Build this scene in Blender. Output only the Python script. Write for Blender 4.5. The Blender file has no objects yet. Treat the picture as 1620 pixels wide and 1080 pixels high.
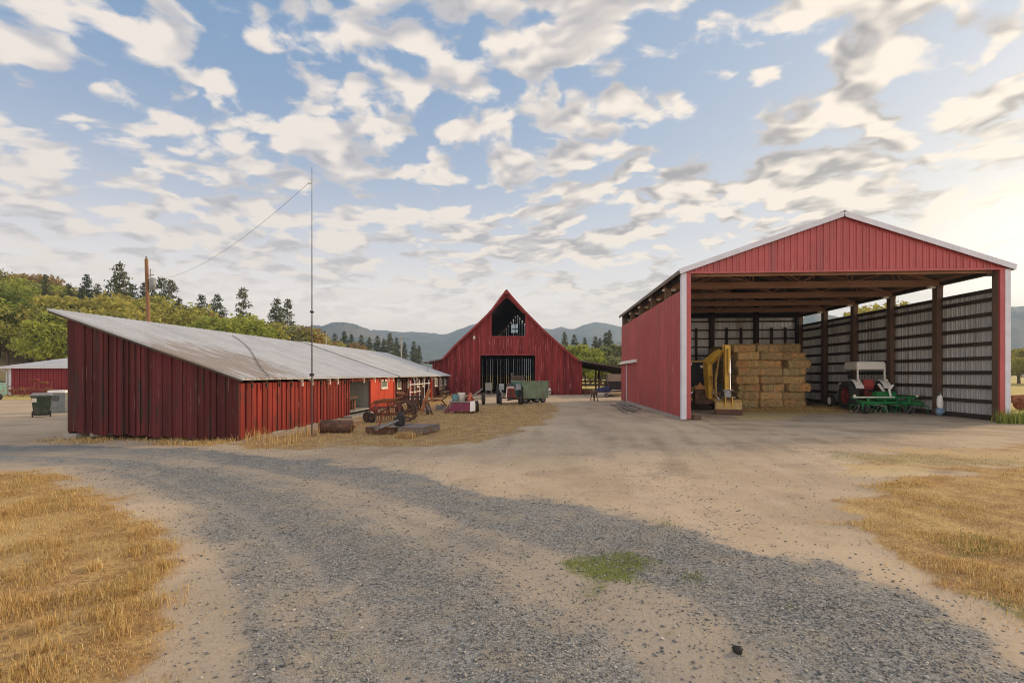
import bpy, math, random
import numpy as np
from mathutils import Vector, Matrix, Euler
random.seed(7)
rng = np.random.default_rng(7)
scene = bpy.context.scene
col = scene.collection
PI = math.pi
# ---------------------------------------------------------------- survey
# camera at (0,0,1.8), turned 3.6 degrees left of the building axis (+Y)
F, CX, HY, CH = 780.0, 810.0, 592.0, 1.8
TH = math.atan(49 / 780); CT, ST = math.cos(TH), math.sin(TH)
def P(px, t, z=0.0):
    dx = (px - CX) / F
    return Vector((t * (CT * dx - ST), t * (ST * dx + CT), z))
def G(px, py):                      # survey: ground point
    return P(px, F * CH / (py - HY))
def atY(px, Y):                     # x of a sight line at depth Y
    dx = (px - CX) / F
    return Y * (CT * dx - ST) / (ST * dx + CT)
def zat(py, t): return CH + (HY - py) / F * t
# ---------------------------------------------------------------- numpy noise
def _h(i, j, s):
    v = np.sin(i * 127.1 + j * 311.7 + s * 74.7) * 43758.5453
    return v - np.floor(v)
def vn(x, y, s=0):
    x = np.asarray(x, float); y = np.asarray(y, float)
    i = np.floor(x); j = np.floor(y); u = x - i; v = y - j
    u = u * u * (3 - 2 * u); v = v * v * (3 - 2 * v)
    return (_h(i, j, s) * (1 - u) + _h(i + 1, j, s) * u) * (1 - v) + (_h(i, j + 1, s) * (1 - u) + _h(i + 1, j + 1, s) * u) * v
def fbm(x, y, s=0, o=4):
    a, t, n = 0.5, 0.0, 0.0
    for k in range(o):
        t = t + a * vn(x, y, s + k); n += a; x = x * 2.03 + 5.1; y = y * 2.03 + 1.7; a *= .5
    return t / n
def sstep(a, b, x):
    t = np.clip((np.asarray(x, float) - a) / (b - a), 0, 1); return t * t * (3 - 2 * t)
def sdist(poly, X, Y):              # signed distance, negative inside
    d = np.full(np.shape(X), 1e9); ins = np.zeros(np.shape(X), bool)
    n = len(poly)
    for k in range(n):
        ax, ay = poly[k][:2]; bx, by = poly[(k + 1) % n][:2]
        ex, ey = bx - ax, by - ay
        tt = np.clip(((X - ax) * ex + (Y - ay) * ey) / (ex * ex + ey * ey + 1e-9), 0, 1)
        d = np.minimum(d, np.hypot(X - ax - tt * ex, Y - ay - tt * ey))
        c = ((ay > Y) != (by > Y)) & (X < (bx - ax) * (Y - ay) / (by - ay + 1e-12) + ax)
        ins ^= c
    return np.where(ins, -d, d)
# ---------------------------------------------------------------- mesh builder
class MB:
    def __init__(s): s.v = []; s.f = []; s.sm = []
    def add(s, vs, fs, sm=False):
        o = len(s.v); s.v += [tuple(v) for v in vs]
        s.f += [tuple(i + o for i in f) for f in fs]; s.sm += [sm] * len(fs); return s
    def hexa(s, b):                 # 8 verts: bottom 4 ccw, top 4 ccw
        return s.add(b, [(3, 2, 1, 0), (4, 5, 6, 7), (0, 1, 5, 4), (1, 2, 6, 5), (2, 3, 7, 6), (3, 0, 4, 7)])
    def box(s, x0, x1, y0, y1, z0, z1):
        return s.hexa([(x0, y0, z0), (x1, y0, z0), (x1, y1, z0), (x0, y1, z0), (x0, y0, z1), (x1, y0, z1), (x1, y1, z1), (x0, y1, z1)])
    def cbox(s, cx, cy, cz, a, b, c, rot=None):
        h = []
        R = Euler(rot).to_matrix() if rot else None
        for z in (-c / 2, c / 2):
            for x, y in ((-a / 2, -b / 2), (a / 2, -b / 2), (a / 2, b / 2), (-a / 2, b / 2)):
                p = Vector((x, y, z)); p = R @ p if R else p
                h.append(p + Vector((cx, cy, cz)))
        return s.hexa(h)
    def bar(s, p, q, w, h, up=(0, 0, 1)):
        p = Vector(p); q = Vector(q); d = (q - p).normalized(); up = Vector(up)
        a = d.cross(up)
        if a.length < 1e-4: a = d.cross(Vector((1, 0, 0)))
        a.normalize(); b = a.cross(d)
        a *= w / 2; b *= h / 2
        return s.hexa([p - a - b, p + a - b, p + a + b, p - a + b, q - a - b, q + a - b, q + a + b, q - a + b])
    def tube(s, pts, r, n=8, caps=True):
        pts = [Vector(p) for p in pts]; m = len(pts)
        rr = r if isinstance(r, (list, tuple)) else [r] * m
        vs = []; A = None
        for i, p in enumerate(pts):
            d = (pts[min(i + 1, m - 1)] - pts[max(i - 1, 0)]).normalized()
            if A is None:
                A = d.cross(Vector((0, 0, 1)))
                if A.length < 1e-3: A = d.cross(Vector((1, 0, 0)))
            A = (A - d * A.dot(d)).normalized(); B = d.cross(A)
            for k in range(n):
                t = 2 * PI * k / n; vs.append(p + (A * math.cos(t) + B * math.sin(t)) * rr[i])
        fs = [(i * n + k, i * n + (k + 1) % n, (i + 1) * n + (k + 1) % n, (i + 1) * n + k) for i in range(m - 1) for k in range(n)]
        s.add(vs, fs, True)
        if caps:
            s.add(vs[:n], [tuple(range(n - 1, -1, -1))]); s.add(vs[-n:], [tuple(range(n))])
        return s
    def lathe(s, prof, c, axis, n=24, sm=True):
        axis = Vector(axis).normalized(); A = axis.cross(Vector((0, 0, 1)))
        if A.length < 1e-3: A = axis.cross(Vector((1, 0, 0)))
        A.normalize(); B = axis.cross(A); c = Vector(c); vs = []
        for r, o in prof:
            for k in range(n):
                t = 2 * PI * k / n; vs.append(c + axis * o + (A * math.cos(t) + B * math.sin(t)) * r)
        fs = [(i * n + k, i * n + (k + 1) % n, (i + 1) * n + (k + 1) % n, (i + 1) * n + k) for i in range(len(prof) - 1) for k in range(n)]
        return s.add(vs, fs, sm)
    def ring(s, c, axis, R, r, n=28, m=6):
        return s.lathe([(R + r * math.cos(2 * PI * k / m), r * math.sin(2 * PI * k / m)) for k in range(m + 1)], c, axis, n)
    def prism(s, poly, o, U, V, W):   # polygon in the U,V plane, extruded along W
        o = Vector(o); U = Vector(U); V = Vector(V); W = Vector(W); n = len(poly)
        a = [o + U * u + V * v for u, v in poly]; b = [p + W for p in a]
        return s.add(a + b, [tuple(range(n - 1, -1, -1)), tuple(range(n, 2 * n))] + [(k, (k + 1) % n, n + (k + 1) % n, n + k) for k in range(n)])
    def blob(s, c, r, sc=(1, 1, 1), n=10, m=7, jit=0.0, seed=0):
        rd = random.Random(seed); vs = []; c = Vector(c)
        for i in range(m + 1):
            ph = PI * i / m
            for k in range(n):
                t = 2 * PI * k / n; q = r * (1 + jit * (rd.random() - .5))
                vs.append(c + Vector((q * sc[0] * math.sin(ph) * math.cos(t), q * sc[1] * math.sin(ph) * math.sin(t), q * sc[2] * math.cos(ph))))
        return s.add(vs, [(i * n + k, i * n + (k + 1) % n, (i + 1) * n + (k + 1) % n, (i + 1) * n + k) for i in range(m) for k in range(n)], True)
    def spoked(s, c, axis, R, r, ns=8, hub=.05, n=28, sr=.008):
        axis = Vector(axis).normalized(); A = axis.cross(Vector((0, 0, 1)))
        if A.length < 1e-3: A = axis.cross(Vector((1, 0, 0)))
        A.normalize(); B = axis.cross(A); c = Vector(c)
        s.ring(c, axis, R, r, n, 6)
        s.tube([c - axis * .06, c + axis * .06], hub, 10)
        for k in range(ns):
            t = 2 * PI * k / ns + .2; s.tube([c, c + (A * math.cos(t) + B * math.sin(t)) * R], sr, 5, False)
        return s
ROOT = {}                              # child -> root translation, for parts given in world coordinates
def link(o, parent=None):
    col.objects.link(o)
    if parent: o.parent = parent
    return o
def tag(o, label=None, cat=None, group=None, kind=None):
    if label: o['label'] = label
    if cat: o['category'] = cat
    if group: o['group'] = group
    if kind: o['kind'] = kind
    return o
def thing(name, label, cat, loc=(0, 0, 0), rz=0.0, group=None):
    o = bpy.data.objects.new(name, None); o.location = loc; o.rotation_euler = (0, 0, rz)
    o.empty_display_size = .3
    link(o); tag(o, label, cat, group); ROOT[o.name] = Vector(loc); return o
def part(name, mb, mat, parent=None, world=False, bevel=0, label=None):
    off = ROOT.get(parent.name, Vector((0, 0, 0))) if (parent and world) else Vector((0, 0, 0))
    me = bpy.data.meshes.new(name)
    vs = [(v[0] - off.x, v[1] - off.y, v[2] - off.z) for v in mb.v] if world else mb.v
    me.from_pydata(vs, [], mb.f); me.polygons.foreach_set('use_smooth', mb.sm)
    me.materials.append(mat); me.update()
    o = bpy.data.objects.new(name, me); link(o, parent)
    ROOT[o.name] = off
    if bevel:
        b = o.modifiers.new('bevel', 'BEVEL'); b.width = bevel; b.segments = 2; b.limit_method = 'ANGLE'
    if label: o['label'] = label
    return o
def single(name, mb, mat, label, cat, loc=None, group=None, kind=None, bevel=0):   # a thing that is one mesh; mb in world coords
    loc = Vector(loc) if loc is not None else Vector((0, 0, 0))
    mb.v = [(v[0] - loc.x, v[1] - loc.y, v[2] - loc.z) for v in mb.v]
    o = part(name, mb, mat, None, False, bevel); o.location = loc; tag(o, label, cat, group, kind); return o
def rawmesh(name, V, Fc, nper, mat, attrs=None, smooth=False):
    """numpy mesh: V (n,3), Fc (m,nper)"""
    me = bpy.data.meshes.new(name)
    me.vertices.add(len(V)); me.vertices.foreach_set('co', np.ascontiguousarray(V, dtype=np.float32).ravel())
    me.loops.add(Fc.size); me.loops.foreach_set('vertex_index', np.ascontiguousarray(Fc, dtype=np.int32).ravel())
    me.polygons.add(len(Fc)); me.polygons.foreach_set('loop_start', np.arange(0, Fc.size, nper, dtype=np.int32))
    if smooth: me.polygons.foreach_set('use_smooth', np.ones(len(Fc), bool))
    for k, a in (attrs or {}).items():
        at = me.attributes.new(k, 'FLOAT', 'POINT'); at.data.foreach_set('value', np.ascontiguousarray(a, dtype=np.float32))
    me.materials.append(mat); me.update(calc_edges=True); return me
def copy_tree(o, parent=None):
    c = o.copy(); col.objects.link(c); c.parent = parent
    for ch in list(o.children): copy_tree(ch, c)
    return c
# ---------------------------------------------------------------- materials
def node(nt, t, ins=None, **props):
    n = nt.nodes.new(t)
    for k, v in props.items(): setattr(n, k, v)
    for k, v in (ins or {}).items():
        s = n.inputs[k]
        if isinstance(v, bpy.types.NodeSocket): nt.links.new(v, s)
        else: s.default_value = v
    return n
def rgba(c): return (c[0], c[1], c[2], 1.0)
def mth(nt, op, a, b=0.0, c=None, clamp=False):
    n = nt.nodes.new('ShaderNodeMath'); n.operation = op; n.use_clamp = clamp
    for i, v in enumerate((a, b) if c is None else (a, b, c)):
        if isinstance(v, bpy.types.NodeSocket): nt.links.new(v, n.inputs[i])
        else: n.inputs[i].default_value = v
    return n.outputs[0]
def mixc(nt, fac, a, b, blend='MIX'):
    n = nt.nodes.new('ShaderNodeMix'); n.data_type = 'RGBA'; n.blend_type = blend; n.clamp_factor = True
    for k, v in ((0, fac), (6, a), (7, b)):
        if isinstance(v, bpy.types.NodeSocket): nt.links.new(v, n.inputs[k])
        else: n.inputs[k].default_value = rgba(v) if isinstance(v, (tuple, list)) else v
    return n.outputs[2]
def sm(nt, x, a, b):                   # smoothstep of a socket
    n = nt.nodes.new('ShaderNodeMapRange'); n.interpolation_type = 'SMOOTHSTEP'
    nt.links.new(x, n.inputs[0]); n.inputs[1].default_value = a; n.inputs[2].default_value = b
    return n.outputs[0]
def noise(nt, vec, scale, detail=5, rough=.55, dist=0.0):
    n = node(nt, 'ShaderNodeTexNoise', {'Vector': vec, 'Scale': scale, 'Detail': detail, 'Roughness': rough, 'Distortion': dist}); return n.outputs[0]
def mapping(nt, vec, sc=(1, 1, 1), loc=(0, 0, 0)):
    return node(nt, 'ShaderNodeMapping', {'Vector': vec, 'Scale': sc, 'Location': loc}).outputs[0]
def newmat(name):
    m = bpy.data.materials.new(name); m.use_nodes = True; nt = m.node_tree
    return m, nt, nt.nodes['Principled BSDF']
def wmat(name, c1, c2, scale=3.0, stretch=(1, 1, 1), stains=(), rough=.8, metal=0.0, bump=.2, bscale=40.0, planks=None, rnd=False, spec=.3, patch=None):
    """weathered surface: two-colour noise, per-plank tone, stain layers (colour, scale, stretch, low, high), bump"""
    m, nt, b = newmat(name)
    co = node(nt, 'ShaderNodeTexCoord').outputs['Object']
    if rnd:
        oi = node(nt, 'ShaderNodeObjectInfo').outputs['Random']
        co = node(nt, 'ShaderNodeVectorMath', {0: co, 1: node(nt, 'ShaderNodeCombineXYZ', {0: mth(nt, 'MULTIPLY', oi, 37.0), 1: mth(nt, 'MULTIPLY', oi, 71.0), 2: mth(nt, 'MULTIPLY', oi, 13.0)}).outputs[0]}, operation='ADD').outputs[0]
    v = mapping(nt, co, stretch)
    n = noise(nt, v, scale, 6, .6)
    c = mixc(nt, sm(nt, n, .32, .68), c1, c2)
    fine = noise(nt, v, scale * 9, 3, .6)
    c = mixc(nt, .5, c, mixc(nt, fine, (.35, .35, .35), (.68, .68, .68)), 'OVERLAY')
    if rnd:                            # rnd_tone: each object a little different
        g = mth(nt, 'MULTIPLY_ADD', oi, .5, .75); c = mixc(nt, 1.0, c, node(nt, 'ShaderNodeCombineColor', {0: g, 1: mth(nt, 'MULTIPLY_ADD', oi, .42, .78), 2: mth(nt, 'MULTIPLY_ADD', oi, .3, .82)}).outputs[0], 'MULTIPLY')
    if planks:
        ax, w, lo, hi = planks
        s = node(nt, 'ShaderNodeSeparateXYZ', {0: co}).outputs[ax]
        wn = node(nt, 'ShaderNodeTexWhiteNoise', {'W': mth(nt, 'FLOOR', mth(nt, 'DIVIDE', s, w))}, noise_dimensions='1D').outputs[0]
        g = mth(nt, 'MULTIPLY_ADD', wn, hi - lo, lo)
        c = mixc(nt, 1.0, c, node(nt, 'ShaderNodeCombineColor', {0: g, 1: g, 2: g}).outputs[0], 'MULTIPLY')
    for k, (sc, ss, st, lo, hi) in enumerate(stains):
        q = noise(nt, mapping(nt, co, st, (k * 7.3, k * 3.1, 1.7)), ss, 7, .62)
        c = mixc(nt, sm(nt, q, lo - .055, hi - .075), c, sc)
    if patch:                          # one stained area: box in object space, soft edge, colour
        (cx, rx), (cy, ry), pc, pst, psc = patch; so = node(nt, 'ShaderNodeSeparateXYZ', {0: co}).outputs
        ex = mth(nt, 'DIVIDE', mth(nt, 'SUBTRACT', so[0], cx), rx); ey = mth(nt, 'DIVIDE', mth(nt, 'SUBTRACT', so[1], cy), ry)
        dd = mth(nt, 'ADD', mth(nt, 'MULTIPLY', ex, ex), mth(nt, 'MULTIPLY', ey, ey))
        q = noise(nt, mapping(nt, co, pst), psc, 6, .65)
        pm = mth(nt, 'SUBTRACT', q, mth(nt, 'MULTIPLY', dd, .22)); c = mixc(nt, mth(nt, 'MULTIPLY', sm(nt, pm, .30, .46), .85), c, pc)
    nt.links.new(c, b.inputs['Base Color'])
    b.inputs['Roughness'].default_value = rough; b.inputs['Metallic'].default_value = metal
    b.inputs['Specular IOR Level'].default_value = spec
    if bump:
        h = noise(nt, mapping(nt, co, stretch), bscale, 4, .6)
        bn = node(nt, 'ShaderNodeBump', {'Height': h, 'Strength': bump, 'Distance': .02})
        nt.links.new(bn.outputs[0], b.inputs['Normal'])
    return m
EXPO = 0.35
SUN_E, SUN_ANG = 1.5, 20
SKY_S, WORLD_S = 0.10, 1.0
HAZE = 0.0003
CL0 = 0.43; CLX, CLY, CLZ = 3.0, 1.0, 0.0
EXPO = 0.46
SUN_E, SUN_ANG = 3.4, 10
HAZE = 0.0004
BACK_FILL = 0.4
CL0 = .352; CLX, CLY, CLZ = 92.6, 39.9, 0.0; CLS = 2.4; CLD = .20
# ---------------------------------------------------------------- camera, light, sky
cam_d = bpy.data.cameras.new('camera'); cam_o = bpy.data.objects.new('camera', cam_d); col.objects.link(cam_o)
cam_o.location = (0, 0, CH); cam_o.rotation_euler = (PI / 2, 0, TH)
cam_d.sensor_width = 36; cam_d.lens = F / 1620 * 36; cam_d.shift_y = (HY - 540) / 1620
cam_d.clip_start = .05; cam_d.clip_end = 9000
scene.camera = cam_o
SUN_AZ, SUN_EL = math.radians(58), math.radians(21)
sdir = Vector((math.sin(SUN_AZ) * math.cos(SUN_EL), math.cos(SUN_AZ) * math.cos(SUN_EL), math.sin(SUN_EL)))
ld = bpy.data.lights.new('sun', 'SUN'); ld.energy = SUN_E; ld.angle = math.radians(SUN_ANG); ld.color = (1.0, .73, .43)
lo = bpy.data.objects.new('sun', ld); col.objects.link(lo); lo.location = (30, 30, 40)
lo.rotation_euler = sdir.to_track_quat('Z', 'Y').to_euler()
vs = scene.view_settings; vs.view_transform = 'Standard'; vs.look = 'None'; vs.gamma = 1; vs.exposure = EXPO
scene.cycles.use_denoising = True; scene.cycles.filter_width = 1.05
scene.cycles.max_bounces = 7; scene.cycles.diffuse_bounces = 4; scene.cycles.volume_bounces = 1
scene.cycles.transparent_max_bounces = 8
scene.cycles.sample_clamp_indirect = 6

w = bpy.data.worlds.new('World'); scene.world = w; w.use_nodes = True; nt = w.node_tree; nt.nodes.clear()
w.cycles.sampling_method = 'MANUAL'; w.cycles.sample_map_resolution = 256
out = nt.nodes.new('ShaderNodeOutputWorld'); bg = nt.nodes.new('ShaderNodeBackground'); nt.links.new(bg.outputs[0], out.inputs[0])
tc = node(nt, 'ShaderNodeTexCoord').outputs['Generated']
sky = node(nt, 'ShaderNodeTexSky', sky_type='NISHITA', sun_disc=False, sun_elevation=SUN_EL, sun_rotation=SUN_AZ, air_density=1.0, dust_density=1.2, ozone_density=1.6)
skyc = node(nt, 'ShaderNodeVectorMath', {0: sky.outputs[0], 'Scale': SKY_S}, operation='SCALE').outputs[0]
dx, dy, dz = node(nt, 'ShaderNodeSeparateXYZ', {0: tc}).outputs
zc = mth(nt, 'MAXIMUM', dz, 0.0)
GLOW = Vector((.68, .735, .12)).normalized()          # bright haze round the veiled sun
cg = mth(nt, 'MAXIMUM', node(nt, 'ShaderNodeVectorMath', {0: tc, 1: GLOW}, operation='DOT_PRODUCT').outputs['Value'], 0.0)
g1 = mth(nt, 'POWER', cg, 3.0); g2 = mth(nt, 'POWER', cg, 24.0); g3 = mth(nt, 'POWER', cg, 170.0)
# clear air: blue overhead and away from the sun, creamy haze low down
haze_f = mth(nt, 'POWER', mth(nt, 'SUBTRACT', 1.0, zc, clamp=True), 5.6)
blue = mixc(nt, .6, skyc, (.155, .30, .515))
clear = mixc(nt, haze_f, blue, (2.15, 1.70, 1.25))
clear = mixc(nt, mth(nt, 'MULTIPLY', g1, .4), clear, (.56, .53, .47))
# cloud sheet on a plane overhead
den = mth(nt, 'ADD', zc, CLD)
def plane(k):
    d_ = mth(nt, 'MULTIPLY', den, k)
    return node(nt, 'ShaderNodeCombineXYZ', {0: mth(nt, 'DIVIDE', dx, d_), 1: mth(nt, 'DIVIDE', dy, d_), 2: 0.0}).outputs[0]
pv = plane(1.0)
wob = node(nt, 'ShaderNodeTexNoise', {'Vector': pv, 'Scale': 1.3, 'Detail': 1.0}).outputs[1]
wsh = node(nt, 'ShaderNodeVectorMath', {0: wob, 'Scale': .20}, operation='SCALE').outputs[0]
def cl(p): return mapping(nt, node(nt, 'ShaderNodeVectorMath', {0: p, 1: wsh}, operation='ADD').outputs[0], (CLS, CLS * 1.15, 1.0), (CLX, CLY, CLZ))
def n2(vec, scale, det, rough=.5):
    return node(nt, 'ShaderNodeTexNoise', {'Vector': vec, 'Scale': scale, 'Detail': det, 'Roughness': rough}, noise_dimensions='2D').outputs[0]
def v2(vec, scale):
    return node(nt, 'ShaderNodeTexVoronoi', {'Vector': vec, 'Scale': scale}, voronoi_dimensions='2D', feature='F1').outputs['Distance']
def dens(vec, det):
    big = n2(vec, .75, 2); mid = n2(vec, 2.7, det, .52)
    puff = mth(nt, 'ADD', mth(nt, 'MULTIPLY', v2(vec, 2.3), .19), mth(nt, 'MULTIPLY', v2(vec, 5.2), .10))
    return mth(nt, 'SUBTRACT', mth(nt, 'ADD', mth(nt, 'MULTIPLY', big, .46), mth(nt, 'MULTIPLY', mid, .62)), puff)
jit = node(nt, 'ShaderNodeTexNoise', {'Vector': pv, 'Scale': 6.0, 'Detail': 3.0}, noise_dimensions='2D').outputs[1]
wsh = node(nt, 'ShaderNodeVectorMath', {0: wsh, 1: node(nt, 'ShaderNodeVectorMath', {0: jit, 'Scale': .07}, operation='SCALE').outputs[0]}, operation='ADD').outputs[0]
d0 = dens(cl(pv), 7)
lk = mth(nt, 'SUBTRACT', 1.10, mth(nt, 'MULTIPLY', sm(nt, cg, .45, .92), .17))
def soft(vec):
    return mth(nt, 'ADD', mth(nt, 'MULTIPLY', n2(vec, .75, 1), .46), mth(nt, 'SUBTRACT', mth(nt, 'MULTIPLY', n2(vec, 2.7, 2), .72), .0))
e0 = soft(cl(pv)); e1 = soft(cl(plane(lk)))           # sampled towards the light: that side of a cloud is bright
cov = sm(nt, d0, CL0 - .008, CL0 + .10)
core = sm(nt, d0, CL0 + .05, CL0 + .15)
top = sm(nt, mth(nt, 'SUBTRACT', mth(nt, 'ADD', e0, mth(nt, 'MULTIPLY', mth(nt, 'SUBTRACT', d0, e0), .26)), e1), -.135, .085)
shade_c = mixc(nt, g1, (.40, .385, .405), (.25, .215, .19))
lit_c = mixc(nt, g1, (.79, .695, .60), (.92, .78, .62))
lit_l = mth(nt, 'ADD', top, mth(nt, 'MULTIPLY', mth(nt, 'SUBTRACT', 1.0, core), .30), clamp=True)
body = mixc(nt, lit_l, shade_c, lit_c)
low = sm(nt, dz, .03, .30)
body = mixc(nt, low, mixc(nt, .5, body, (1.15, .98, .80)), body)
cov = mth(nt, 'MULTIPLY', cov, sm(nt, dz, .045, .21))
c = mixc(nt, mth(nt, 'MULTIPLY', cov, .90), clear, body)
c = mixc(nt, mth(nt, 'MULTIPLY', g2, .34), c, (1.0, .88, .70))
c = mixc(nt, mth(nt, 'MULTIPLY', g3, .85), c, (1.7, 1.5, 1.15))
below = sm(nt, dz, -.05, -.004)
c = mixc(nt, below, (.34, .28, .20), c)
# added fill: unseen sky behind the viewer brightened to light front walls and shed interior
bk = mth(nt, 'MULTIPLY_ADD', sm(nt, mth(nt, 'MULTIPLY', dy, -1.0), -.15, .55), BACK_FILL, 1.0)
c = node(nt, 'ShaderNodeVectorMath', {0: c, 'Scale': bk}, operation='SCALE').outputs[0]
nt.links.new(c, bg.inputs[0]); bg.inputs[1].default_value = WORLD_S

# ---------------------------------------------------------------- ground
def pxpoly(pts): return [tuple(G(x, y)[:2]) for x, y in pts]
# loose blue-grey gravel lies in bands along the bend of the drive
# the drive: left and right edge lines; u runs 0..1 across it, s along it
EDGE_L = pxpoly([(-400, 734), (-60, 735), (90, 744), (185, 772), (250, 815), (300, 885), (312, 960), (290, 1080), (255, 1300), (200, 1700)])
EDGE_R = pxpoly([(-400, 702), (-60, 701), (250, 708), (420, 718), (600, 740), (700, 758), (810, 789), (920, 806), (1025, 826), (1160, 856), (1335, 900), (1460, 960), (1610, 1050), (1900, 1210), (2600, 1600)])
ROAD = [(EDGE_L + EDGE_R[::-1], .35, 1.0)]
def pline(pl, X, Y):
    d = np.full(np.shape(X), 1e9); a = np.zeros(np.shape(X)); L0 = 0.0
    for (ax_, ay_), (bx_, by_) in zip(pl[:-1], pl[1:]):
        ex, ey = bx_ - ax_, by_ - ay_; L_ = math.hypot(ex, ey)
        tt = np.clip(((X - ax_) * ex + (Y - ay_) * ey) / (L_ * L_ + 1e-9), 0, 1); q = np.hypot(X - ax_ - tt * ex, Y - ay_ - tt * ey)
        k = q < d; d = np.where(k, q, d); a = np.where(k, L0 + tt * L_, a); L0 += L_
    return d, a
PROF_U = [0, .06, .12, .17, .22, .27, .32, .39, .44, .52, .58, .66, .72, .80, .90, 1.0]
PROF_G = [.22, .46, .54, .70, .50, .66, .96, .98, .70, .40, .42, .55, .82, .98, 1.0, .88]
def flow(X, Y):
    dl, sl = pline(EDGE_L, X, Y); dr, sr = pline(EDGE_R, X, Y)
    return dl / (dl + dr + 1e-6), .5 * (sl + sr), dl + dr
GRAVEL = [(pxpoly([(1000, 742), (1060, 748), (1150, 790), (1210, 840), (1150, 850), (1080, 812), (1010, 770)]), .55, .40)]
LAWN_L = pxpoly([(-500, 738), (0, 741), (75, 748), (130, 765), (190, 795), (245, 832), (268, 865), (285, 905), (292, 935), (268, 985), (248, 1030), (240, 1080), (200, 1300), (-500, 1300)])
LAWN_R = pxpoly([(1325, 792), (1385, 770), (1460, 752), (1560, 742), (1700, 738), (2300, 736), (2300, 1000), (1760, 1040), (1620, 985), (1585, 960), (1510, 925), (1440, 885), (1410, 855), (1355, 825)])
LAWN_R2 = pxpoly([(1290, 722), (1400, 706), (1560, 700), (1720, 696), (2000, 700), (2000, 742), (1600, 742), (1440, 752), (1330, 748)])
YARD = pxpoly([(300, 703), (380, 699), (470, 684), (560, 664), (600, 652), (660, 630), (700, 633), (760, 640), (870, 638), (880, 648), (860, 668), (800, 688), (720, 702), (600, 708), (480, 709), (380, 708)])
GREEN = [(pxpoly([(918, 886), (975, 880), (1058, 886), (1030, 900), (1000, 905), (1045, 940), (1040, 958), (985, 962), (950, 930)]), .36, .82),
         (pxpoly([(1040, 820), (1080, 818), (1075, 835), (1035, 835)]), .15, .8), (pxpoly([(1060, 905), (1110, 910), (1115, 930), (1070, 925)]), .15, .7),
         (pxpoly([(1492, 862), (1540, 852), (1610, 866), (1600, 884), (1530, 880)]), .25, .95), (pxpoly([(1040, 992), (1072, 992), (1075, 1010), (1040, 1010)]), .07, .7),
         (pxpoly([(1310, 716), (1420, 712), (1520, 722), (1640, 722), (1640, 740), (1440, 738), (1330, 726)]), .7, .44),
         (pxpoly([(1238, 950), (1262, 948), (1265, 968), (1242, 970)]), .05, .9), (pxpoly([(1300, 858), (1330, 855), (1330, 866), (1305, 868)]), .08, .6),
         (pxpoly([(1575, 655), (1620, 652), (1640, 668), (1580, 668)]), .3, .9), (pxpoly([(1500, 935), (1600, 955), (1680, 985), (1640, 1000), (1560, 965)]), .12, .6)]
STRAW = [(pxpoly([(1160, 650), (1285, 645), (1310, 655), (1250, 662), (1170, 664)]), .5, .9), (pxpoly([(1290, 640), (1340, 640), (1340, 655), (1280, 655)]), .4, .6), (pxpoly([(1330, 735), (1440, 728), (1500, 745), (1400, 758), (1330, 752)]), .4, .55)]
def layer(polys, X, Y, s):
    m = np.zeros(np.shape(X))
    n = fbm(X * 1.3, Y * 1.3, s, 4) - .5; n2 = fbm(X * .45, Y * .45, s + 20, 3) - .5; n3 = fbm(X * 4.5, Y * 4.5, s + 40, 3) - .5
    for pl, soft, amt in polys:
        d = sdist(pl, X, Y) + n * soft * 2.6 + n2 * soft * 1.8 + n3 * soft * 1.6
        m = np.maximum(m, (1 - sstep(-soft, soft, d)) * amt)
    return m
def m_gravel(X, Y):
    X = np.asarray(X, float); Y = np.asarray(Y, float)
    u, sl, wd = flow(X, Y)
    uu = u + (fbm(sl * .45, u * 3, 91, 3) - .5) * .05
    g = np.interp(uu, PROF_U, PROF_G)
    st = fbm(u * 26, sl * .22, 92, 3) - .5; sp_ = fbm(X * 1.1, Y * 1.1, 93, 4) - .5; fn = fbm(X * 5, Y * 5, 94, 3) - .5
    g = np.clip(g + st * .75 + sp_ * .5 + fn * .30, 0, 1)
    return np.maximum(g * layer(ROAD, X, Y, 3), layer(GRAVEL, X, Y, 3))
def m_lawn(X, Y):
    return layer([(LAWN_L, .32, 1.0), (LAWN_R, .42, 1.0), (LAWN_R2, .6, .55)], X, Y, 31)
def m_yard(X, Y): return layer([(YARD, .5, 1.0)], X, Y, 41)
def gz(X, Y):
    X = np.asarray(X, float); Y = np.asarray(Y, float)
    near = 1 - sstep(16, 40, np.hypot(X, Y))
    z = (fbm(X * .5, Y * .5, 50, 3) - .5) * .05 + (fbm(X * 2.7, Y * 2.7, 60, 3) - .5) * .022
    ll = layer([(LAWN_L, .35, 1.0), (LAWN_R, .35, 1.0)], X, Y, 31)
    u, sl, wd = flow(X, Y); rd_ = 1 - sstep(.0, .6, sdist(ROAD[0][0], X, Y))
    z = z - rd_ * near * .028 * (np.exp(-((u - .22) / .04) ** 2) + np.exp(-((u - .52) / .06) ** 2)) + rd_ * near * .02 * (np.exp(-((u - .37) / .06) ** 2) + np.exp(-((u - .86) / .09) ** 2))
    z = z * (.35 + .65 * near) + ll * (.035 + (fbm(X * 3, Y * 3, 70, 2) - .5) * .05)
    return z
def grid_axis(lo, hi, d0, far, n):
    a = np.arange(lo, hi + 1e-6, d0); k = np.linspace(0, 1, n + 1)[1:]
    up = hi + (far - hi) * k ** 3.2; dn = lo - (far + lo) * k ** 3.2
    return a, up, dn
ax, up, dn = grid_axis(-22, 22, .125, 3300, 34)
xs = np.concatenate([dn[::-1], ax, up])
ys = np.concatenate([[-90, -40, -15, -5, -1], np.arange(1.2, 13, .1), np.arange(13, 30, .16), np.arange(30, 50, .3), 50 + (3300 - 50) * np.linspace(0, 1, 40) ** 3.0])
XX, YY = np.meshgrid(xs, ys); ZZ = gz(XX, YY)
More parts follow.
